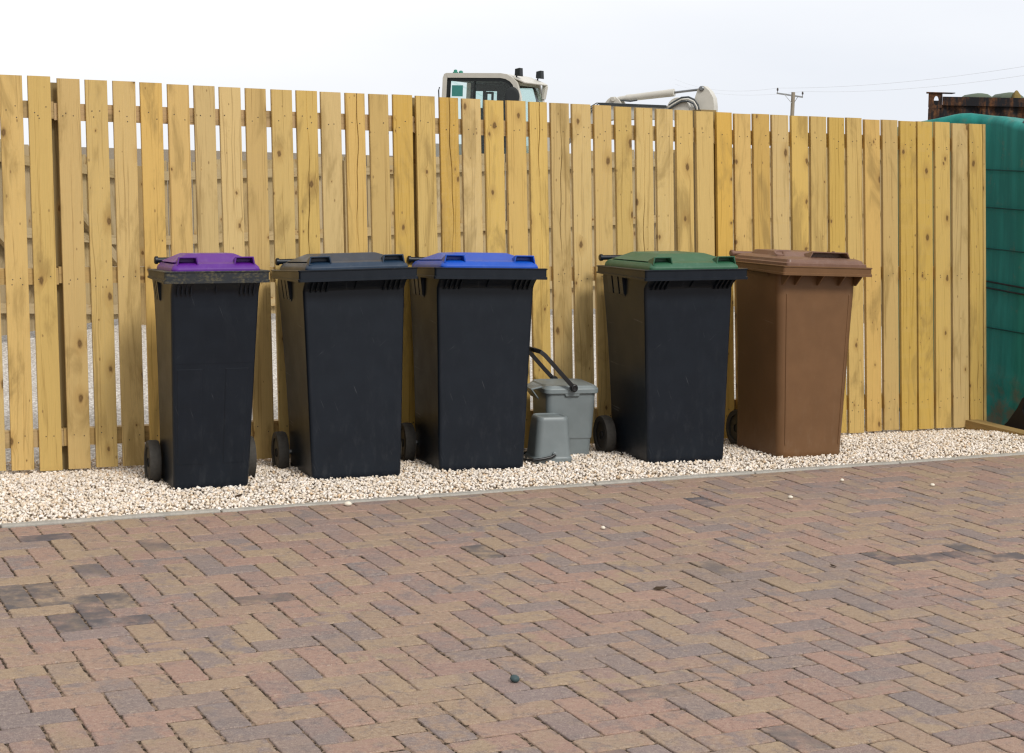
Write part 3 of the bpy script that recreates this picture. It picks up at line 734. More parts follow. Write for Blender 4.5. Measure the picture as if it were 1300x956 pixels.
def make_bin(loc, yaw, roll, pitch, D, lidmat, bodymat, label, collarmat=None, brown=False, lid_label=None, wheels=(1, 1), narrow=False):
    Wc, Dc, zt, zb, Wt, yt, Wb, yb, yB = D
    root = empty('wheelie_bin', (loc[0] * .9936, loc[1] * .9936, .010), Euler((-pitch, roll, yaw), 'XYZ'), label=label, cat='wheelie bin', group='wheelie bins in a row along the fence')
    root.scale = (.9936,) * 3
    hw, ht, hb = Wc / 2, Wt / 2, Wb / 2; SL = .048 if not brown else .022          # rim falls towards the hinge
    rc = .035 if brown else .018; nseg = 3 if brown else 5
    yTb = Dc - .03
    # body: tapered tub, flared at top back, narrowed round the axle
    lv = []
    for z, f in ((-.015, 0.), (.012, 0.), (.03, .03), (.25, .27), (.5, .54), (.75, .82), (.86, .96), (zb - .050, 1.), (zb - .028, 1.006), (zb + .004, 1.02)):
        a = hb + (ht - hb) * f; y0 = yb + (yt - yb) * f; y1 = (yB + .02) + (yTb - yB - .02) * min(1, max(0, f)) ** 1.5
        fb = max(0., min(1., f)) ** 1.5; aback = (hb + (.010 if not brown else .022)) * (1 - fb) + (ht + .016) * fb
        ins = .008 if z < 0 else 0
        lv.append(rrect(-a + ins, a - ins, y0 + ins, y1 - ins, rc * (1.3 if brown else 1.), z - (SL * 0), nseg, -aback, aback))
    for r in lv[-2:]:
        for i, p in enumerate(r): r[i] = (p[0], p[1] - ((.064 if r is lv[-1] else .018) * min(1, max(0, (.2 - p[1]) / .1)) * (.55 if narrow else 1.) if not brown else 0), p[2] - SL * max(0, p[1] - .1))
    b = MB(); b.loft(lv)
    if not brown:
        # shallow raised front panel with a soft edge; the narrow bin has a recessed lower middle
        if narrow:
            for (x0, x1, z0, z1, dd) in ((-ht * .93, -ht * .22, .10, .56, .004), (ht * .24, ht * .88, .10, .56, .004), (-ht * .97, ht * .97, .56, .84, .004)):
                f0 = (z0 / zb); f1 = (z1 / zb)
                q = lambda x, z, o: (x * (hb + (ht - hb) * z / zb) / ht, yb + (yt - yb) * z / zb - o, z)
                dd = .0045
                b.hexa([q(x0, z0, -.004), q(x1, z0, -.004), q(x1, z1, -.004), q(x0, z1, -.004)], [q(x0 + .012, z0 + .02, dd * .7), q(x1 - .012, z0 + .02, dd * .7), q(x1 - .012, z1 - .012, dd * .7), q(x0 + .012, z1 - .012, dd * .7)])
    else:
        for sx in (-1, 1):
            q = lambda x, z, o: (x * (hb + (ht - hb) * z / zb), yb + (yt - yb) * z / zb - o, z)
            b.hexa([q(sx * .80, .06, -.003), q(sx * .84, .06, -.003), q(sx * .84, .87, -.003), q(sx * .80, .87, -.003)], [q(sx * .81, .07, .0018), q(sx * .83, .07, .0018), q(sx * .83, .86, .0018), q(sx * .81, .86, .0018)])
    body = b.build('body', bodymat, root, smooth=32, bevel=None)
    # rim: the deep front lip and the two slotted carry pads on each side
    b = MB()
    def rim(ins, z, back=0., r=.014): return [(p[0], p[1], z + (min(1, max(0, (p[1] - .06) / .22)) * back) - SL * p[1]) for p in rrect(-hw + ins, hw - ins, ins, Dc - ins, r, 0, 4)]
    hb_ = .014
    def innr(z, g): 
        return [(p[0], p[1], z - SL * p[1]) for p in rrect(-ht - g, ht + g, yt - g, Dc - .02 + g * .3, .014, 0, 4)]
    rings = [innr(zb + .012, -.002), rim(.008, zb + .004, hb_), rim(0., zb, hb_), rim(0., zb + .012, hb_ * .7)]
    rings += [rim(.004, zb + .0145, hb_ * .65), rim(.004, zt - .008, 0), rim(0., zt - .006), rim(0., zt - .0015), rim(.003, zt)]
    rings += [innr(zt - .001, -.004), innr(zt - .03, -.006)]
    b.loft(rings, False, False)
    rimo = b.build('rim', collarmat or bodymat, body, smooth=30)
    # gussets under the front lip
    xs = [-.86, -.76, -.66, -.56, .0, .56, .66, .76, .86] if not brown else [-.62, -.05, .5, .93, -.93]
    for fx in xs:
        x = fx * ht; t = .0035; hgt = .055 if fx else .045
        g = MB(); g.hexa([(x - t, .012, zb + .008), (x - t, yt + .01, zb + .008), (x - t, yt + .006, zb - hgt), (x - t, yt - .012, zb - hgt)],
               [(x + t, .012, zb + .008), (x + t, yt + .01, zb + .008), (x + t, yt + .006, zb - hgt), (x + t, yt - .012, zb - hgt)]); g.build('gusset', bodymat, body)
    for sx in (-1, 1):
        if brown: bars = ((.20, .212), (.34, .352), (.48, .492))
        elif narrow: bars = ((.285, .315), (.333, .360), (.378, .42))
        else: bars = ((.33, .375), (.393, .455), (.473, .53))
        xo = hw - (.012 if not brown else .02)
        for y0, y1 in bars:
            g = MB()
            d = .105 if not brown else .06; za = zb + .02 - SL * y0; xi = ht - .01
            g.hexa([(sx * xi, y0, za), (sx * xo, y0, za), (sx * xo, y1, za), (sx * xi, y1, za)],
                   [(sx * (ht - .012), y0, za - d), (sx * (xo - .014 if not brown else ht - .004), y0, za - d), (sx * (xo - .014 if not brown else ht - .004), y1, za - d), (sx * (ht - .012), y1, za - d)]); g.build('carry_rib', bodymat, body)
        if not brown:
            y0, y1 = bars[0][0], bars[-1][1]; za = zb + .02 - SL * y0 - .094
            g = MB(); g.hexa([(sx * (ht - .012), y0, za), (sx * (xo - .0145), y0, za), (sx * (xo - .0145), y1, za), (sx * (ht - .012), y1, za)],
                   [(sx * (ht - .016), y0 + .01, za - .05), (sx * (ht - .006), y0 + .01, za - .05), (sx * (ht - .006), y1, za - .05), (sx * (ht - .016), y1, za - .05)]); g.build('carry_pad', bodymat, body)
    # lid
    lid = empty('lid', (0, 0, zt + .0015), Euler((-SL, 0, 0), 'XYZ')); lid.parent = root
    if lid_label: lid['label'] = lid_label
    b = MB(); lw = hw - .040; ly0 = .018; ly1 = Dc - .005
    if not brown:
        rings = []
        k = .88 if narrow else 1.
        rings.append(rrect(-lw, lw, ly0, ly1, .03, -.004, 5)); rings.append(rrect(-lw, lw, ly0, ly1, .03, .006, 5))
        rings.append(rrect(-lw + .004, lw - .004, ly0 + .006, ly1 - .003, .03, .016, 5))
        rings.append(rrect(-lw + .016, lw - .016, ly0 + .022, ly1 - .012, .03, .029, 5))
        rings.append(rrect(-lw + .040, lw - .040, ly0 + .050, ly1 - .025, .03, .036, 5))
        px = .225 * Wc / .58; rx = .135 * Wc / .58
        y_a, y_b = ly0 + .062, ly1 - .06
        rings.append(rrect(-px, px, y_a, y_b, .016, .037, 5)); rings.append(rrect(-rx - .004, rx + .004, y_a + .10 * k, y_b - .05, .014, .071, 5)); rings.append(rrect(-rx + .004, rx - .004, y_a + .115 * k, y_b - .06, .012, .074, 5))
        b.loft(rings, True, True)
        lo = b.build('lid_shell', lidmat, lid, smooth=22)
        for sx in (-1, 1): grip('lid_handle', sx * (lw - .072), ly0 + .016, .022, .112 if not narrow else .098, .080, .040, lidmat, lid)
    else:
        rings = [rrect(-lw - .012, lw + .012, .0 + .012, ly1, .02, -.003, 5), rrect(-lw - .012, lw + .012, .012, ly1, .02, .012, 5), rrect(-lw, lw, .026, ly1, .02, .017, 5), rrect(-lw + .004, lw - .004, .03, ly1, .02, .030, 5),
                 rrect(-lw + .025, lw - .025, .06, ly1 - .02, .02, .040, 5), rrect(-lw + .065, lw - .065, .15, ly1 - .05, .02, .044, 5), rrect(-lw + .08, lw - .08, .19, ly1 - .07, .02, .066, 5), rrect(-lw + .09, lw - .09, .20, ly1 - .08, .02, .068, 5)]
        b.loft(rings); lo = b.build('lid_shell', lidmat, lid, smooth=22)
        # moulded oval hand recess on the left, ledge on the front
        m = MB(); m.loft([rrect(-.055, .055, -.028, .028, .027, .0, 6), rrect(-.05, .05, -.024, .024, .023, .007, 6), rrect(-.040, .040, -.016, .016, .0155, .007, 6), rrect(-.036, .036, -.012, .012, .0115, .001, 6)])
        o = m.build('hand_recess', lidmat, lid, smooth=30); o.location = (-.16, .20, .056); o.rotation_euler = (.55, 0, -.25)
        grip('lid_handle', .06, .085, .038, .26, .10, .036, lidmat, lid)
        m = MB(); m.box(-.004, .004, -.012, .012, 0, .034); o = m.build('lid_stop', lidmat, lid, bevel=.002); o.location = (lw - .055, .24, .04)
    # hinge and handle tube across the back
    b = MB(); hy = Dc + .028; hz = zt - SL * Dc + .038
    tw = hw - (.052 if narrow else .046); b.tube([(-tw, hy, hz), (tw, hy, hz)], .0135, 14)
    for sx in (-1, 1):
        b.lathe([(.012, 0), (.019, .002), (.019, .014), (.014, .018)], (sx * (tw - .004), hy, hz), (sx, 0, 0), 16)
        for q in (.62, .18):
            x = sx * hw * q
            b.hexa([(x - .012, Dc - .02, hz - .05), (x + .012, Dc - .02, hz - .05), (x + .012, hy + .008, hz - .012), (x - .012, hy + .008, hz - .012)], [(x - .012, Dc - .03, hz - .02), (x + .012, Dc - .03, hz - .02), (x + .012, hy, hz + .008), (x - .012, hy, hz + .008)])
    b.build('handle', bodymat if not brown else lidmat, root, smooth=35)
    # axle and wheels
    wy = .385 if narrow else .505; wr = .103; wx = hb + (.050 if narrow else .066)
    if brown: wy = yB + .055; wx = hb - .030
    b = MB(); b.tube([(-wx, wy, wr - .024), (wx, wy, wr - .024)], .011, 12); b.build('axle', M['steel'], root, smooth=40)
    for sx in (-1, 1): wheel(root, sx * wx, wy, wr, .052, sx)
    return root

D240 = (.58, .655, 1.005, .949, .497, .094, .435, .089, .529)
D140 = (.481, .489, 1.001, .946, .401, .048, .345, .101, .407)
DBR = (.560, .569, 1.017, .968, .488, .089, .398, .071, .480)
make_bin((-1.300, 7.498), .365, -.013, -.001, D140, M['lid_purple'], M['black'], 'narrow black wheelie bin with a purple lid and lichen on its rim', collarmat=M['moss'], narrow=True)
make_bin((-.671, 7.838), .342, -.033, .021, D240, M['lid_navy'], M['black'], 'large black wheelie bin with a plain slate black lid, between purple and blue lids')
make_bin((-.086, 8.133), .302, .004, .021, D240, M['lid_blue'], M['black'], 'large black wheelie bin with a bright blue lid beside the grey caddies')
make_bin((.965, 8.500), .341, -.019, -.016, D240, M['lid_green'], M['black'], 'large black wheelie bin with a green lid, next to the brown bin')
make_bin((1.656, 8.783), .408, .023, -.004, DBR, M['lid_brown'], M['brown'], 'large all brown wheelie bin with a brown lid', brown=True)

# ------------------------------------------------------------------ food caddies
def big_caddy():
    yaw = math.radians(17); e = empty('food_caddy', (.300, 8.765, .002), (0, .0, yaw), label='large grey food caddy with lid and raised black carry handle by the fence', cat='food caddy')
    b = MB(); H = .352
    b.loft([rrect(-.125, .125, -.13, .14, .035, -.008, 6), rrect(-.132, .132, -.137, .147, .035, .004, 6), rrect(-.135, .135, -.140, .15, .035, .085, 6), rrect(-.1365, .1365, -.1415, .1515, .035, .09, 6), rrect(-.140, .140, -.145, .155, .035, .094, 6),
            rrect(-.150, .150, -.155, .165, .035, H - .03, 6), rrect(-.151, .151, -.156, .166, .035, H, 6)])
    e.scale = (.90, .84, 1)
    body = b.build('body', M['caddy'], e, smooth=30)
    for sy, y in ((-1, -.158), (1, .167)):     # pivot bosses, front and back
        b = MB()
        b.loft([[(-.055, y - .004 * sy, H - .004), (.055, y - .004 * sy, H - .004), (.04, y - .004 * sy, H - .044), (-.04, y - .004 * sy, H - .044)], [(-.055, y + .012 * sy, H - .004), (.055, y + .012 * sy, H - .004), (.04, y + .010 * sy, H - .036), (-.04, y + .010 * sy, H - .036)]])
        b.build('boss', M['caddy'], body, bevel=.003)
    b = MB(); L = H + .001 - .002
    b.loft([rrect(-.163, .163, -.168, .178, .04, L - .022, 6), rrect(-.166, .166, -.171, .181, .04, L - .019, 6), rrect(-.166, .166, -.171, .181, .04, L, 6), rrect(-.162, .162, -.167, .177, .04, L + .006, 6), rrect(-.158, .158, -.163, .173, .04, L + .008, 6),
            rrect(-.150, .150, -.155, .165, .036, L + .017, 6), rrect(-.138, .138, -.143, .153, .034, L + .020, 6), rrect(-.128, .128, -.133, .143, .03, L + .0165, 6)])
    lid = b.build('lid', M['caddy_lid'], e, smooth=30)
    b = MB(); b.hexa([(-.160, -.09, L + .002), (-.160, .10, L + .002), (-.225, .09, L - .012), (-.225, -.08, L - .012)], [(-.160, -.09, L + .012), (-.160, .10, L + .012), (-.225, .09, L - .004), (-.225, -.08, L - .004)])
    b.hexa([(-.215, -.08, L - .008), (-.215, .09, L - .008), (-.168, .08, L - .060), (-.168, -.07, L - .060)], [(-.225, -.08, L - .008), (-.225, .09, L - .008), (-.178, .08, L - .060), (-.178, -.07, L - .060)])
    b.build('catch', M['caddy_lid'], lid, bevel=.003)
    # bail handle leaning left: two flat arms and a cross grip
    b = MB(); pz = H + .010; tip = (-.245, .0, pz + .215)
    def arm(y, y2):
        p = [Vector((0, y, pz)), Vector((-.06, y, pz + .055)), Vector((-.13, y, pz + .122)), Vector((-.18, y * .97, pz + .170)), Vector((-.205, y * .93, pz + .188)), Vector((-.235, y * .8, pz + .196)), Vector((-.25, y * .55, pz + .198)), Vector((-.252, 0, pz + .198))]
        return p
    A = arm(-.196, 0); B = arm(.204, 0)
    path = A + B[::-1][1:]
    rings = []
    for i, p in enumerate(path):
        d = (path[min(i + 1, len(path) - 1)] - path[max(i - 1, 0)]).normalized()
        wdir = Vector((0, 1, 0)) if abs(d.y) < .7 else Vector((1, 0, .2)).normalized()
        n2 = d.cross(wdir).normalized(); wdir = n2.cross(d).normalized()
        rings.append([p + n2 * .0115 + wdir * .006, p + n2 * .0115 - wdir * .006, p - n2 * .0115 - wdir * .006, p - n2 * .0115 + wdir * .006])
    b.loft(rings)
    for y, sg in ((-.196, -1), (.204, 1)): b.lathe([(.0205, -.024), (.0205, .008), (.016, .012), (.010, .012), (.009, .008)], (0, y, pz), (0, sg, 0), 20)
    b.build('handle', M['handle'], e, smooth=35, bevel=.003)
    return e
big_caddy()
def small_caddy():
    e = empty('kitchen_caddy', (.222, 8.49, .010), (0, 0, math.radians(17)), label='small grey kitchen caddy turned upside down in front of the large caddy', cat='food caddy')
    b = MB()
    b.loft([rrect(-.100, .100, -.092, .092, .036, -.006, 6), rrect(-.104, .104, -.096, .096, .038, .004, 6), rrect(-.104, .104, -.096, .096, .038, .022, 6), rrect(-.100, .100, -.092, .092, .036, .026, 6), rrect(-.0975, .0975, -.090, .090, .036, .032, 6),
            rrect(-.084, .084, -.077, .077, .036, .208, 6), rrect(-.0815, .0815, -.0745, .0745, .034, .220, 6), rrect(-.076, .076, -.069, .069, .03, .2275, 6), rrect(-.070, .070, -.063, .063, .027, .2300, 6), rrect(-.066, .066, -.058, .058, .022, .2285, 6), rrect(-.062, .062, -.054, .054, .02, .225, 6)])
    b.build('body', M['caddy'], e, smooth=30)
    b = MB(); b.tube([(.0, -.104, .045), (-.02, -.107, .033), (-.06, -.110, .026), (-.115, -.108, .020), (-.14, -.07, .014), (-.145, .0, .012), (-.13, .08, .016), (-.06, .106, .026), (0, .102, .045)], .0075, 10)
    b.build('handle', M['handle'], e, smooth=50)
    b = MB(); b.lathe([(.012, -.004), (.012, .006), (.008, .009)], (0.0, -.097, .045), (0, -1, 0), 14); b.build('pivot', M['caddy'], e, smooth=40)
small_caddy()

# ------------------------------------------------------------------ small litter
def pebble(name, x, y, r, mat, label, group=None, cat='pebble'):
    b = bmesh.new(); bmesh.ops.create_icosphere(b, subdivisions=2, radius=1)
    for v in b.verts: v.co = Vector((v.co.x * r, v.co.y * r * .8, v.co.z * r * .62)) * random.uniform(.9, 1.08)
    me = bpy.data.meshes.new(name); b.to_mesh(me); b.free(); me.materials.append(mat)
    me.polygons.foreach_set('use_smooth', [True] * len(me.polygons))
    o = bpy.data.objects.new(name, me); COL.objects.link(o); o.location = (x, y, r * .55); o.rotation_euler.z = random.uniform(0, 6)
    return tag(o, label, cat, group)
G = 'pale stones strayed onto the paving'
pebble('pebble', -.683, 7.29, .018, M['pebble'], 'largest white stone on the paving, close to the edging below the black bins', G)
pebble('pebble', .42, 6.97, .012, M['pebble'], 'pale stone on the paving in front of the small caddy, alone among the blocks', G)
pebble('pebble', 1.33, 7.72, .013, M['pebble'], 'pale stone on the paving in front of the green lidded bin', G)
pebble('pebble', 1.66, 8.18, .012, M['pebble'], 'pale stone on the paving by the edging, in front of the brown bin', G)
pebble('pebble', 2.09, 8.12, .012, M['pebble'], 'pale stone on the paving to the right of the brown bin', G)
pebble('stone_chip', .047, 4.90, .018, M['tealstone'], 'dark blue green stone lying on the nearest paving blocks', cat='stone')
def leaf(x, y, r, rz, label, z=.004):
    b = MB(); P = [(-1, 0, .05), (-.5, .38, .22), (.2, .42, .06), (.95, .05, .3), (.3, -.35, .12), (-.5, -.33, .02)]
    P = [(p[0] * r, p[1] * r, p[2] * r) for p in P]; b.loft([P, [(p[0], p[1], p[2] + .0012) for p in P]])
    o = b.build('dry_leaf', M['leaf'], smooth=60); o.location = (x, y, z); o.rotation_euler.z = rz; tag(o, label, 'leaf', 'dry leaves on the ground')
leaf(.575, 6.00, .028, .2, 'curled brown leaf on the middle of the paving')
leaf(1.28, 6.42, .018, 2.2, 'small dark leaf on the right hand paving')
leaf(-1.17, 7.36, .022, .9, 'small brown leaf on the gravel in front of the purple lidded bin', .016)

# ------------------------------------------------------------------ the excavator beyond the yard
EXA = Vector((-.771, 30., 0)); ea = math.radians(-25); EE = Vector((math.cos(ea), math.sin(ea), 0)); EL = Vector((-EE.y, EE.x, 0))
exc = empty('excavator', EXA, (0, 0, ea), label='cream excavator with glazed cab and lowered boom showing above the fence', cat='excavator')
CW = 1.05
prof_out = [(-.63, 1.25), (-.615, 2.345), (-.600, 2.93), (-.575, 3.0), (-.53, 3.02), (.56, 3.02), (.68, 3.0), (.79, 2.945), (.875, 2.86), (.95, 2.62), (1.0, 2.35), (1.02, 1.9), (.98, 1.25)]
def inset_poly(poly, d):
    c = Vector((.15, 2.2)); out = []
    n = len(poly)
    for i in range(n):
        p0, p1, p2 = Vector(poly[i - 1]), Vector(poly[i]), Vector(poly[(i + 1) % n])
        n1 = Vector((-(p1 - p0).y, (p1 - p0).x)).normalized(); n2 = Vector((-(p2 - p1).y, (p2 - p1).x)).normalized()
        m = (n1 + n2).normalized(); k = d / max(.35, m.dot(n1)); q = p1 - m * k
        if (q - c).length > (p1 - c).length: q = p1 + m * k
        out.append((q.x, q.y))
    return out
cab = empty('cab'); cab.parent = exc
p1 = inset_poly(prof_out, .085); p2 = inset_poly(prof_out, .145)
def ring3(poly, y): return [(a, y, z) for a, z in poly]
def frame_ring(b, po, pi_, y0, y1):
    """a flat frame between two outlines, with thickness"""
    A = [b.vert(p) for p in ring3(po, y0)]; B = [b.vert(p) for p in ring3(pi_, y0)]; C_ = [b.vert(p) for p in ring3(po, y1)]; D_ = [b.vert(p) for p in ring3(pi_, y1)]
    n = len(po)
    for i in range(n):
        j = (i + 1) % n
        b.face((A[i], A[j], B[j], B[i])); b.face((C_[j], C_[i], D_[i], D_[j])); b.face((A[j], A[i], C_[i], C_[j])); b.face((B[i], B[j], D_[j], D_[i]))
b = MB()
frame_ring(b, prof_out, p1, 0, .07); frame_ring(b, prof_out, p1, CW - .07, CW)
n = len(prof_out)                # roof skin and back, cross members
for i in (1, 2, 3, 4, 5, 6, 7):
    a, c = prof_out[i], prof_out[i + 1]; a1, c1 = p1[i], p1[i + 1]
    if i in (1,): continue
    b.hexa([(a[0], .07, a[1]), (c[0], .07, c[1]), (c1[0], .07, c1[1]), (a1[0], .07, a1[1])], [(a[0], CW - .07, a[1]), (c[0], CW - .07, c[1]), (c1[0], CW - .07, c1[1]), (a1[0], CW - .07, a1[1])])
b.build('cab_frame', M['cream'], cab, smooth=25)
b = MB(); frame_ring(b, p1, p2, .012, .058)
b.box(.02, .05, .015, .055, 1.4, 2.88)
# far side seen through the glass: deep headliner and pillars with openings
b.box(-.50, .02, CW - .060, CW - .02, 2.74, 2.88); b.box(.02, .36, CW - .060, CW - .02, 1.4, 2.88); b.box(.36, .86, CW - .060, CW - .02, 2.80, 2.88); b.box(-.54, -.49, CW - .060, CW - .02, 1.4, 2.9); b.box(-.27, -.22, CW - .060, CW - .02, 1.4, 2.80)
b.box(-.52, .70, .08, CW - .08, 2.885, 2.90)
frame_ring(b, p1, p2, CW - .058, CW - .012)
b.build('cab_trim', M['machine_dark'], cab, smooth=25)
b = MB(); b.loft([ring3(p2, .03), ring3(p2, .036)]); b.build('side_window', M['glass'], cab)
b = MB(); b.loft([ring3(p2, CW - .036), ring3(p2, CW - .030)]); b.build('side_window', M['glass'], cab)
b = MB(); b.hexa([(.88, .08, 2.80), (.93, .08, 2.62), (.995, .08, 2.0), (.99, .08, 1.4)], [(.88, CW - .08, 2.80), (.93, CW - .08, 2.62), (.995, CW - .08, 2.0), (.99, CW - .08, 1.4)])
b = MB(); q = [(.875, 2.80), (.945, 2.55), (.985, 2.3), (1.0, 1.9), (.97, 1.4)]
b.loft([[(x, .075, z) for x, z in q] + [(x - .006, .075, z) for x, z in q[::-1]], [(x, CW - .075, z) for x, z in q] + [(x - .006, CW - .075, z) for x, z in q[::-1]]]); b.build('windscreen', M['glass'], cab)
b = MB(); b.box(-.42, -.20, .022, .028, 2.60, 2.80); b.build('window_sticker', M['sticker'], cab)
b = MB()          # seat with a headrest that has a slot through it
b.box(-.10, .42, .30, .78, 1.55, 1.70); b.hexa([(-.16, .30, 1.65), (-.02, .30, 1.65), (-.02, .78, 1.65), (-.16, .78, 1.65)], [(-.26, .33, 2.42), (-.13, .33, 2.42), (-.13, .75, 2.42), (-.26, .75, 2.42)])
for x0, x1, z0, z1 in ((.01, .045, 2.46, 2.70), (.135, .17, 2.46, 2.70), (.01, .17, 2.44, 2.53), (.01, .17, 2.67, 2.71)): b.box(x0, x1, .50, .56, z0, z1)
b.box(.05, .12, .5, .56, 1.6, 2.5)
b.build('seat', M['machine_dark'], cab, bevel=.015)
b = MB(); b.lathe([(.10, 0), (.13, .01), (.13, .03), (.08, .045)], (0, 0, 0), (.5, -1, 0), 22); o = b.build('mirror', M['machine_dark'], cab, smooth=40); o.location = (.84, -.10, 2.60); o.scale = (1, 1, 1.35)
# front roof visor and two work lamps on brackets
b = MB(); b.hexa([(.80, .03, 2.93), (.80, CW - .03, 2.93), (1.02, CW - .03, 2.84), (1.02, .03, 2.84)], [(.80, .03, 2.965), (.80, CW - .03, 2.965), (1.03, CW - .03, 2.865), (1.03, .03, 2.865)])
b.hexa([(.98, CW - .09, 2.60), (1.02, CW - .09, 2.84), (1.03, CW - .01, 2.84), (.99, CW - .01, 2.60)], [(.94, CW - .09, 2.60), (.94, CW - .09, 2.86), (.95, CW - .01, 2.86), (.95, CW - .01, 2.60)]); b.build('visor', M['cream'], cab, bevel=.008)
for y in (.10, CW - .10):
    l = MB(); l.hexa([(-.05, -.06, -.06), (.06, -.07, -.07), (.06, .07, -.07), (-.05, .06, -.06)], [(-.05, -.05, .06), (.05, -.07, .08), (.05, .07, .08), (-.05, .05, .06)]); l.tube([(-.03, 0, -.05), (-.05, 0, -.14)], .014, 8)
    o = l.build('work_lamp', M['machine_dark'], cab, bevel=.01); o.location = (.86 + (.03 if y > .5 else 0), y, 3.06 - .02); 
b = MB(); b.lathe([(.05, 0), (.05, .02), (.035, .03), (.03, .06), (.01, .07)], (-.42, .15, 3.02), (0, 0, 1), 14); b.lathe([(.04, 0), (.04, .03), (.02, .05)], (-.31, .15, 3.02), (0, 0, 1), 12); b.build('beacon', M['beacon'], cab, smooth=40)
b = MB(); b.tube([(-.62, -.04, 2.2), (-.65, -.05, 2.7), (-.64, -.04, 2.76)], .012, 8); b.build('grab_rail', M['machine_dark'], cab, smooth=40)
# engine house, turntable and tracks
b = MB(); b.loft([rrect(-2.0, 1.05, -.15, 2.2, .15, .95, 5), rrect(-2.0, 1.05, -.15, 2.2, .15, 1.30, 5), rrect(-2.0, .6, 1.15, 2.2, .15, 1.32, 5), rrect(-2.0, .5, 1.15, 2.2, .15, 1.75, 5)]); b.build('engine_house', M['cream'], exc, smooth=30)
b = MB(); b.lathe([(.6, .62), (.6, .97)], (-.3, 1.0, 0), (0, 0, 1), 28); b.build('turntable', M['machine_dark'], exc, smooth=40)
for y in (-.25, 1.75):
    b = MB(); st = [(math.cos(t) * .35 + (1.1 if math.cos(t) > 0 else -1.1), math.sin(t) * .33 + .33) for t in [2 * PI * k / 28 + .05 for k in range(28)]]
    b.loft([[(x - .3, y, z) for x, z in st], [(x - .3, y + .45, z) for x, z in st]]); b.build('track', M['machine_dark'], exc, smooth=30)
# boom, stick, ram, hoses (boom axis kept in one vertical plane beside the cab)
yb_ = .0
boom = [(1.1, 1.35), (1.15, 1.55), (1.75, 2.12), (2.35, 2.455), (2.75, 2.487), (3.82, 2.472), (4.25, 2.46), (4.36, 2.38), (4.30, 2.27), (3.8, 2.25), (2.7, 2.22), (2.2, 2.08), (1.6, 1.55), (1.35, 1.3)]
b = MB(); b.loft([[(x, -.13, z) for x, z in boom], [(x, .13, z) for x, z in boom]])
b.lathe([(.2, 0), (.2, .3)], (3.95, -.15, 2.42), (0, 1, 0), 20)
bo = b.build('boom', M['cream'], exc, smooth=25, bevel=.012)
b = MB()
for y in (-.12, .08): b.loft([[(2.58, y, 2.47), (2.66, y, 2.57), (2.72, y, 2.615), (2.80, y, 2.62), (2.87, y, 2.57), (2.93, y, 2.48)], [(2.58, y + .04, 2.47), (2.66, y + .04, 2.57), (2.72, y + .04, 2.615), (2.80, y + .04, 2.62), (2.87, y + .04, 2.57), (2.93, y + .04, 2.48)]])
b.lathe([(.04, 0), (.04, .3)], (2.77, -.15, 2.575), (0, 1, 0), 14); b.build('ram_bracket', M['cream'], bo, bevel=.006)
ram = empty('stick_ram'); ram.parent = exc
b = MB(); d = Vector((4.35 - 2.77, 0, 2.77 - 2.575)).normalized(); P0 = Vector((2.77, 0, 2.575))
b.tube([P0 + d * .05, P0 + d * .18, P0 + d * .20, P0 + d * .28, P0 + d * .30, P0 + d * 1.06, P0 + d * 1.065], [.045, .05, .062, .062, .058, .066, .066], 16); b.build('cylinder', M['cream'], ram, smooth=35)
b = MB(); b.tube([P0 + d * 1.06, P0 + d * 1.575], .021, 12); b.build('piston_rod', M['chrome'], ram, smooth=40)
b = MB(); b.tube([P0 + d * .12 + Vector((0, -.07, -.03)), P0 + d * .30 + Vector((0, -.08, -.065)), P0 + d * .42 + Vector((0, -.07, -.06))], .014, 8); b.build('feed_pipe', M['hose'], ram, smooth=40)
stick = [(4.20, 2.36), (4.22, 2.60), (4.27, 2.76), (4.32, 2.815), (4.38, 2.82), (4.48, 2.74), (4.555, 2.62), (4.575, 2.48), (4.585, 1.9), (4.60, .95), (4.46, .93), (4.33, 1.8)]
b = MB(); b.loft([[(x, -.10, z) for x, z in stick], [(x, .10, z) for x, z in stick]]); st_ = b.build('stick', M['cream'], exc, smooth=25, bevel=.01)
b = MB(); b.lathe([(.03, 0), (.045, .01), (.045, .25), (.03, .26)], (4.345, -.13, 2.77), (0, 1, 0), 16); b.build('pin', M['chrome'], st_, smooth=30)
b = MB(); bk = [(4.40, .95), (4.75, .95), (4.9, .6), (4.85, .25), (4.6, .05), (4.2, .02), (4.35, .3)]
b.loft([[(x, -.35, z) for x, z in bk], [(x, .35, z) for x, z in bk]]); b.build('bucket', M['machine_dark'], exc, bevel=.01)
hs = empty('hoses'); hs.parent = exc
for k in range(3):
    y = -.16 - .0 * k; o = .03 * k
    b = MB(); b.tube([(2.28, y - .01 * k, 2.02 - o), (2.27 + o * .4, y, 2.28 - o), (2.34 + o, y, 2.43 - o * .8), (2.48 + o, y, 2.505 - o * .5), (2.64 + o, y, 2.505 - o * .55), (2.95, y, 2.495 - o * .55), (3.75, y, 2.475 - o * .5)], .009, 8); b.build('hose', M['hose'], hs, smooth=50)
for k in range(3):
    o = .035 * k; y = -.17 - .01 * k
    b = MB(); b.tube([(3.80, y, 2.485 - o), (3.90, y, 2.55 - o), (4.02, y, 2.615 - o), (4.14, y, 2.625 - o), (4.24, y, 2.585 - o), (4.31 - o * .4, y, 2.50 - o), (4.35 - o, y, 2.36 - o)], .016, 8); b.build('hose', M['hose'] if k != 1 else M['cream'], hs, smooth=50)

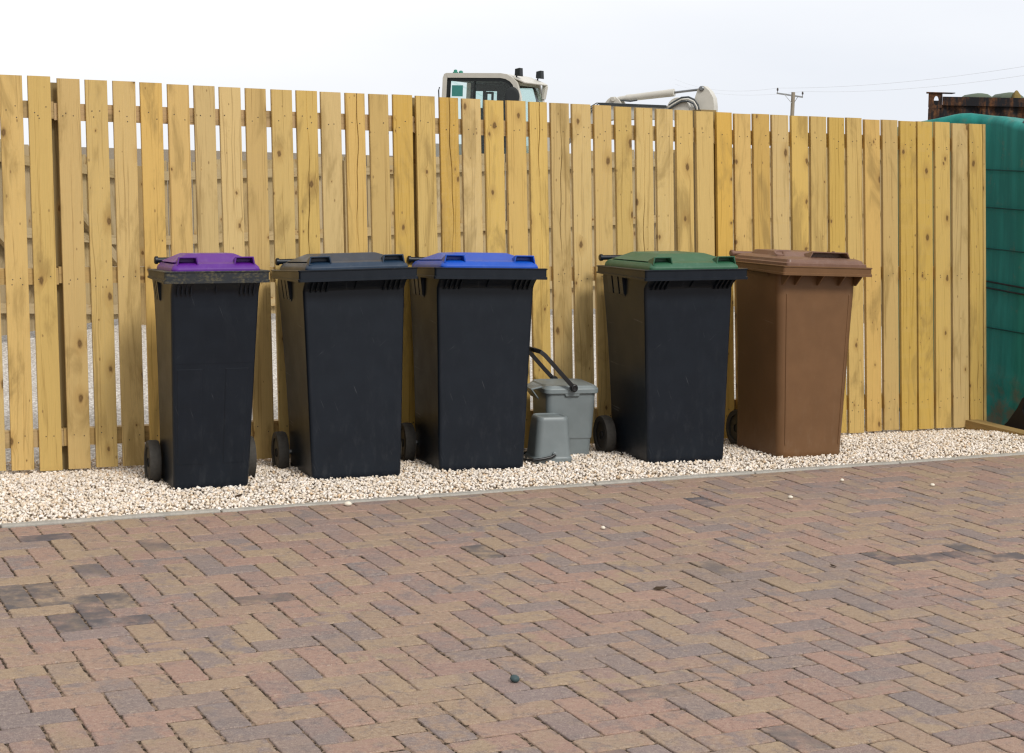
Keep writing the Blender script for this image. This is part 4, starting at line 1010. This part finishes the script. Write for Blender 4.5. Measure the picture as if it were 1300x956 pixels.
# ------------------------------------------------------------------ rusty container
ca = math.radians(-14)
con = empty('shipping_container', (5.43, 22.0, 0), (0, 0, ca), label='dark rusty shipping container rising behind the green sheeting', cat='container')
CLn, CDp, CH = 6.06, 2.44, 2.535
b = MB()
def corner_cast(x0, z0, z1, y0=-.002, y1=.18):
    """hollow casting with a real oval hole through its front"""
    w = .178; x1 = x0 + w; cx, cz = x0 + w * .56, (z0 + z1) / 2 + .0; n = 24
    ov = []; sq = []
    for k in range(n):
        a = 2 * PI * k / n; ox, oz = .030 * math.cos(a), .062 * math.sin(a)
        ov.append((cx + ox, cz + oz)); t = 1 / max(abs(math.cos(a)) / (w / 2), abs(math.sin(a)) / ((z1 - z0) / 2)); sq.append((x0 + w / 2 + t * math.cos(a), (z0 + z1) / 2 + t * math.sin(a)))
    A = [b.vert((x, y0, z)) for x, z in sq]; B = [b.vert((x, y0, z)) for x, z in ov]; C_ = [b.vert((x, y1, z)) for x, z in sq]; D_ = [b.vert((x, y1, z)) for x, z in ov]
    for i in range(n):
        j = (i + 1) % n
        b.face((A[i], A[j], B[j], B[i])); b.face((C_[j], C_[i], D_[i], D_[j])); b.face((B[i], B[j], D_[j], D_[i])); b.face((A[j], A[i], C_[i], C_[j]))
corner_cast(0, CH - .20, CH - .004, y1=.026); b.build('corner_casting', M['rust'], con)
b = MB(); corner_cast(CLn - .178, CH - .20, CH - .004); b.build('corner_casting', M['rust'], con)
b = MB(); b.hexa([(-.03, -.02, CH - .003), (.34, -.02, CH - .003), (.30, .2, CH - .003), (-.03, .2, CH - .003)], [(-.03, -.02, CH + .012), (.34, -.02, CH + .008), (.30, .2, CH + .012), (-.03, .2, CH + .012)])
b.build('corner_plate', M['rust'], con, bevel=.003)
for bx_ in ((.001, .15, 0, .15, 0, CH - .205), (CLn - .15, CLn - .001, 0, .15, 0, CH - .205), (.001, .15, CDp - .15, CDp, 0, CH - .01), (CLn - .15, CLn - .001, CDp - .15, CDp, 0, CH - .01)):
    b = MB(); b.box(*bx_); b.build('corner_post', M['rust'], con)
b = MB(); b.box(.18, CLn - .18, .0, .09, CH - .16, CH - .06); b.box(.18, CLn - .18, .012, .08, CH - .06, CH - .045); b.build('top_rail', M['rust'], con)
b = MB(); b.box(.16, CLn - .16, 0, .12, .0, .16); b.build('bottom_rail', M['rust'], con)
def corr(x0, x1, y, amp, z0, z1, per=.28):
    b = MB(); pts = []; x = x0
    while x < x1:
        for dx, dy in ((0, 0), (.07, 0), (.14, amp), (.21, amp)): 
            if x + dx < x1: pts.append((x + dx, y + dy))
        x += per
    pts.append((x1, y)); A = [b.vert((p[0], p[1], z0)) for p in pts]; B = [b.vert((p[0], p[1], z1)) for p in pts]; A2 = [b.vert((p[0], p[1] + .004, z0)) for p in pts]; B2 = [b.vert((p[0], p[1] + .004, z1)) for p in pts]
    for i in range(len(pts) - 1): b.face((A[i], A[i + 1], B[i + 1], B[i])); b.face((A2[i + 1], A2[i], B2[i], B2[i + 1])); b.face((B[i], B[i + 1], B2[i + 1], B2[i]))
    return b
corr(.135, CLn - .135, .03, .035, .165, CH - .155).build('side_panel', M['rust'], con); corr(.155, CLn - .155, CDp - .07, .035, .165, CH - .30).build('side_panel', M['rust'], con)
b = MB(); b.box(.01, .05, .155, CDp - .155, .05, CH - .21); b.build('end_panel', M['rust'], con)
b = MB(); b.box(CLn - .05, CLn - .01, .155, CDp - .155, .05, CH - .21); b.build('end_panel', M['rust'], con)
b = MB(); b.box(1.9, CLn - .2, .1, CDp - .01, CH - .10, CH - .07); b.build('roof', M['rust'], con)
for nm, x, y, r, h, mat, lab in (('sheet_roll', .62, .75, .17, .10, 'palegreen', 'left of two grey green rolls lying on the rusty container roof'), ('sheet_roll', 1.02, .80, .17, .12, 'palegreen', 'right one of two grey green rolls on the container roof, by the olive lump')):
    b = MB(); b.loft([rrect(-r, r, -.3, .3, .05, 0, 4), rrect(-r * .95, r * .95, -.3, .3, .05, h * .5, 4), rrect(-r * .6, r * .6, -.28, .28, .05, h * .9, 4), rrect(-r * .2, r * .2, -.25, .25, .03, h, 4)])
    o = b.build(nm, M[mat], smooth=60); o.location = con.location + Matrix.Rotation(ca, 3, 'Z') @ Vector((x, y, CH - .07)); o.rotation_euler.z = ca + .2; tag(o, lab, 'roll')
b = MB(); b.loft([rrect(-.06, .06, -.06, .06, .02, 0, 3), rrect(-.05, .045, -.06, .05, .02, .08, 3), rrect(-.025, .02, -.03, .02, .01, .125, 3), rrect(-.008, .008, -.01, .01, .005, .145, 3)])
o = b.build('sacking_lump', M['olive'], smooth=60); o.location = con.location + Matrix.Rotation(ca, 3, 'Z') @ Vector((1.13, .5, CH - .07)); tag(o, 'small pointed olive lump on the roof edge of the rusty container', 'sack')

# ------------------------------------------------------------------ telegraph pole and wires
tp = empty('telegraph_pole', (18.1, 110., -3.), label='distant wooden telegraph pole with a crossarm above the fence', cat='pole')
b = MB(); b.tube([(-.30, 0, 0), (.10, 0, 5.), (.165, 0, 9.26)], [.17, .14, .125], 12); b.build('shaft', M['polewood'], tp, smooth=40)
b = MB(); b.hexa([(-.92, -.06, 9.11), (.80, -.06, 8.90), (.80, .06, 8.90), (-.92, .06, 9.11)], [(-.92, -.06, 9.21), (.80, -.06, 9.00), (.80, .06, 9.00), (-.92, .06, 9.21)]); ca_ = b.build('crossarm', M['steel'], tp)
for x, z in ((-.87, 9.20), (.78, 9.0)):
    b = MB(); b.lathe([(.02, 0), (.02, .12), (.055, .13), (.065, .2), (.05, .28), (.03, .32)], (x, 0, z), (0, 0, 1), 12); b.build('insulator', M['insulator'], ca_, smooth=40)
b = MB(); b.tube([(-.45, -.05, 9.13), (.14, -.1, 8.45)], .02, 6); b.build('brace', M['steel'], tp)
b = MB(); b.tube([(.5, -.05, 9.02), (.18, -.1, 8.5)], .02, 6); b.build('brace', M['steel'], tp)
WG = 'overhead wires strung from the telegraph pole'
for i, (x, z, lab) in enumerate(((17.25, 6.50, 'upper of the faint overhead wires meeting the pole crossarm'), (18.90, 6.32, 'lower of the faint overhead wires meeting the pole crossarm'))):
    b = MB(); A = Vector((x, 110, z)); B = Vector((26.5, 82, 6.95 - .45 * i)); Cc = Vector((16.2, 170, 9.8 - .5 * i))
    pts = [A + (B - A) * t - Vector((0, 0, .35 * 4 * t * (1 - t))) for t in [k / 14 for k in range(15)]]
    pts = [Cc + (A - Cc) * t - Vector((0, 0, .6 * 4 * t * (1 - t))) for t in [k / 10 for k in range(10)]] + pts
    b.tube(pts, .0055, 6); tag(b.build('overhead_wire', M['wire'], smooth=60), lab, 'wire', WG)
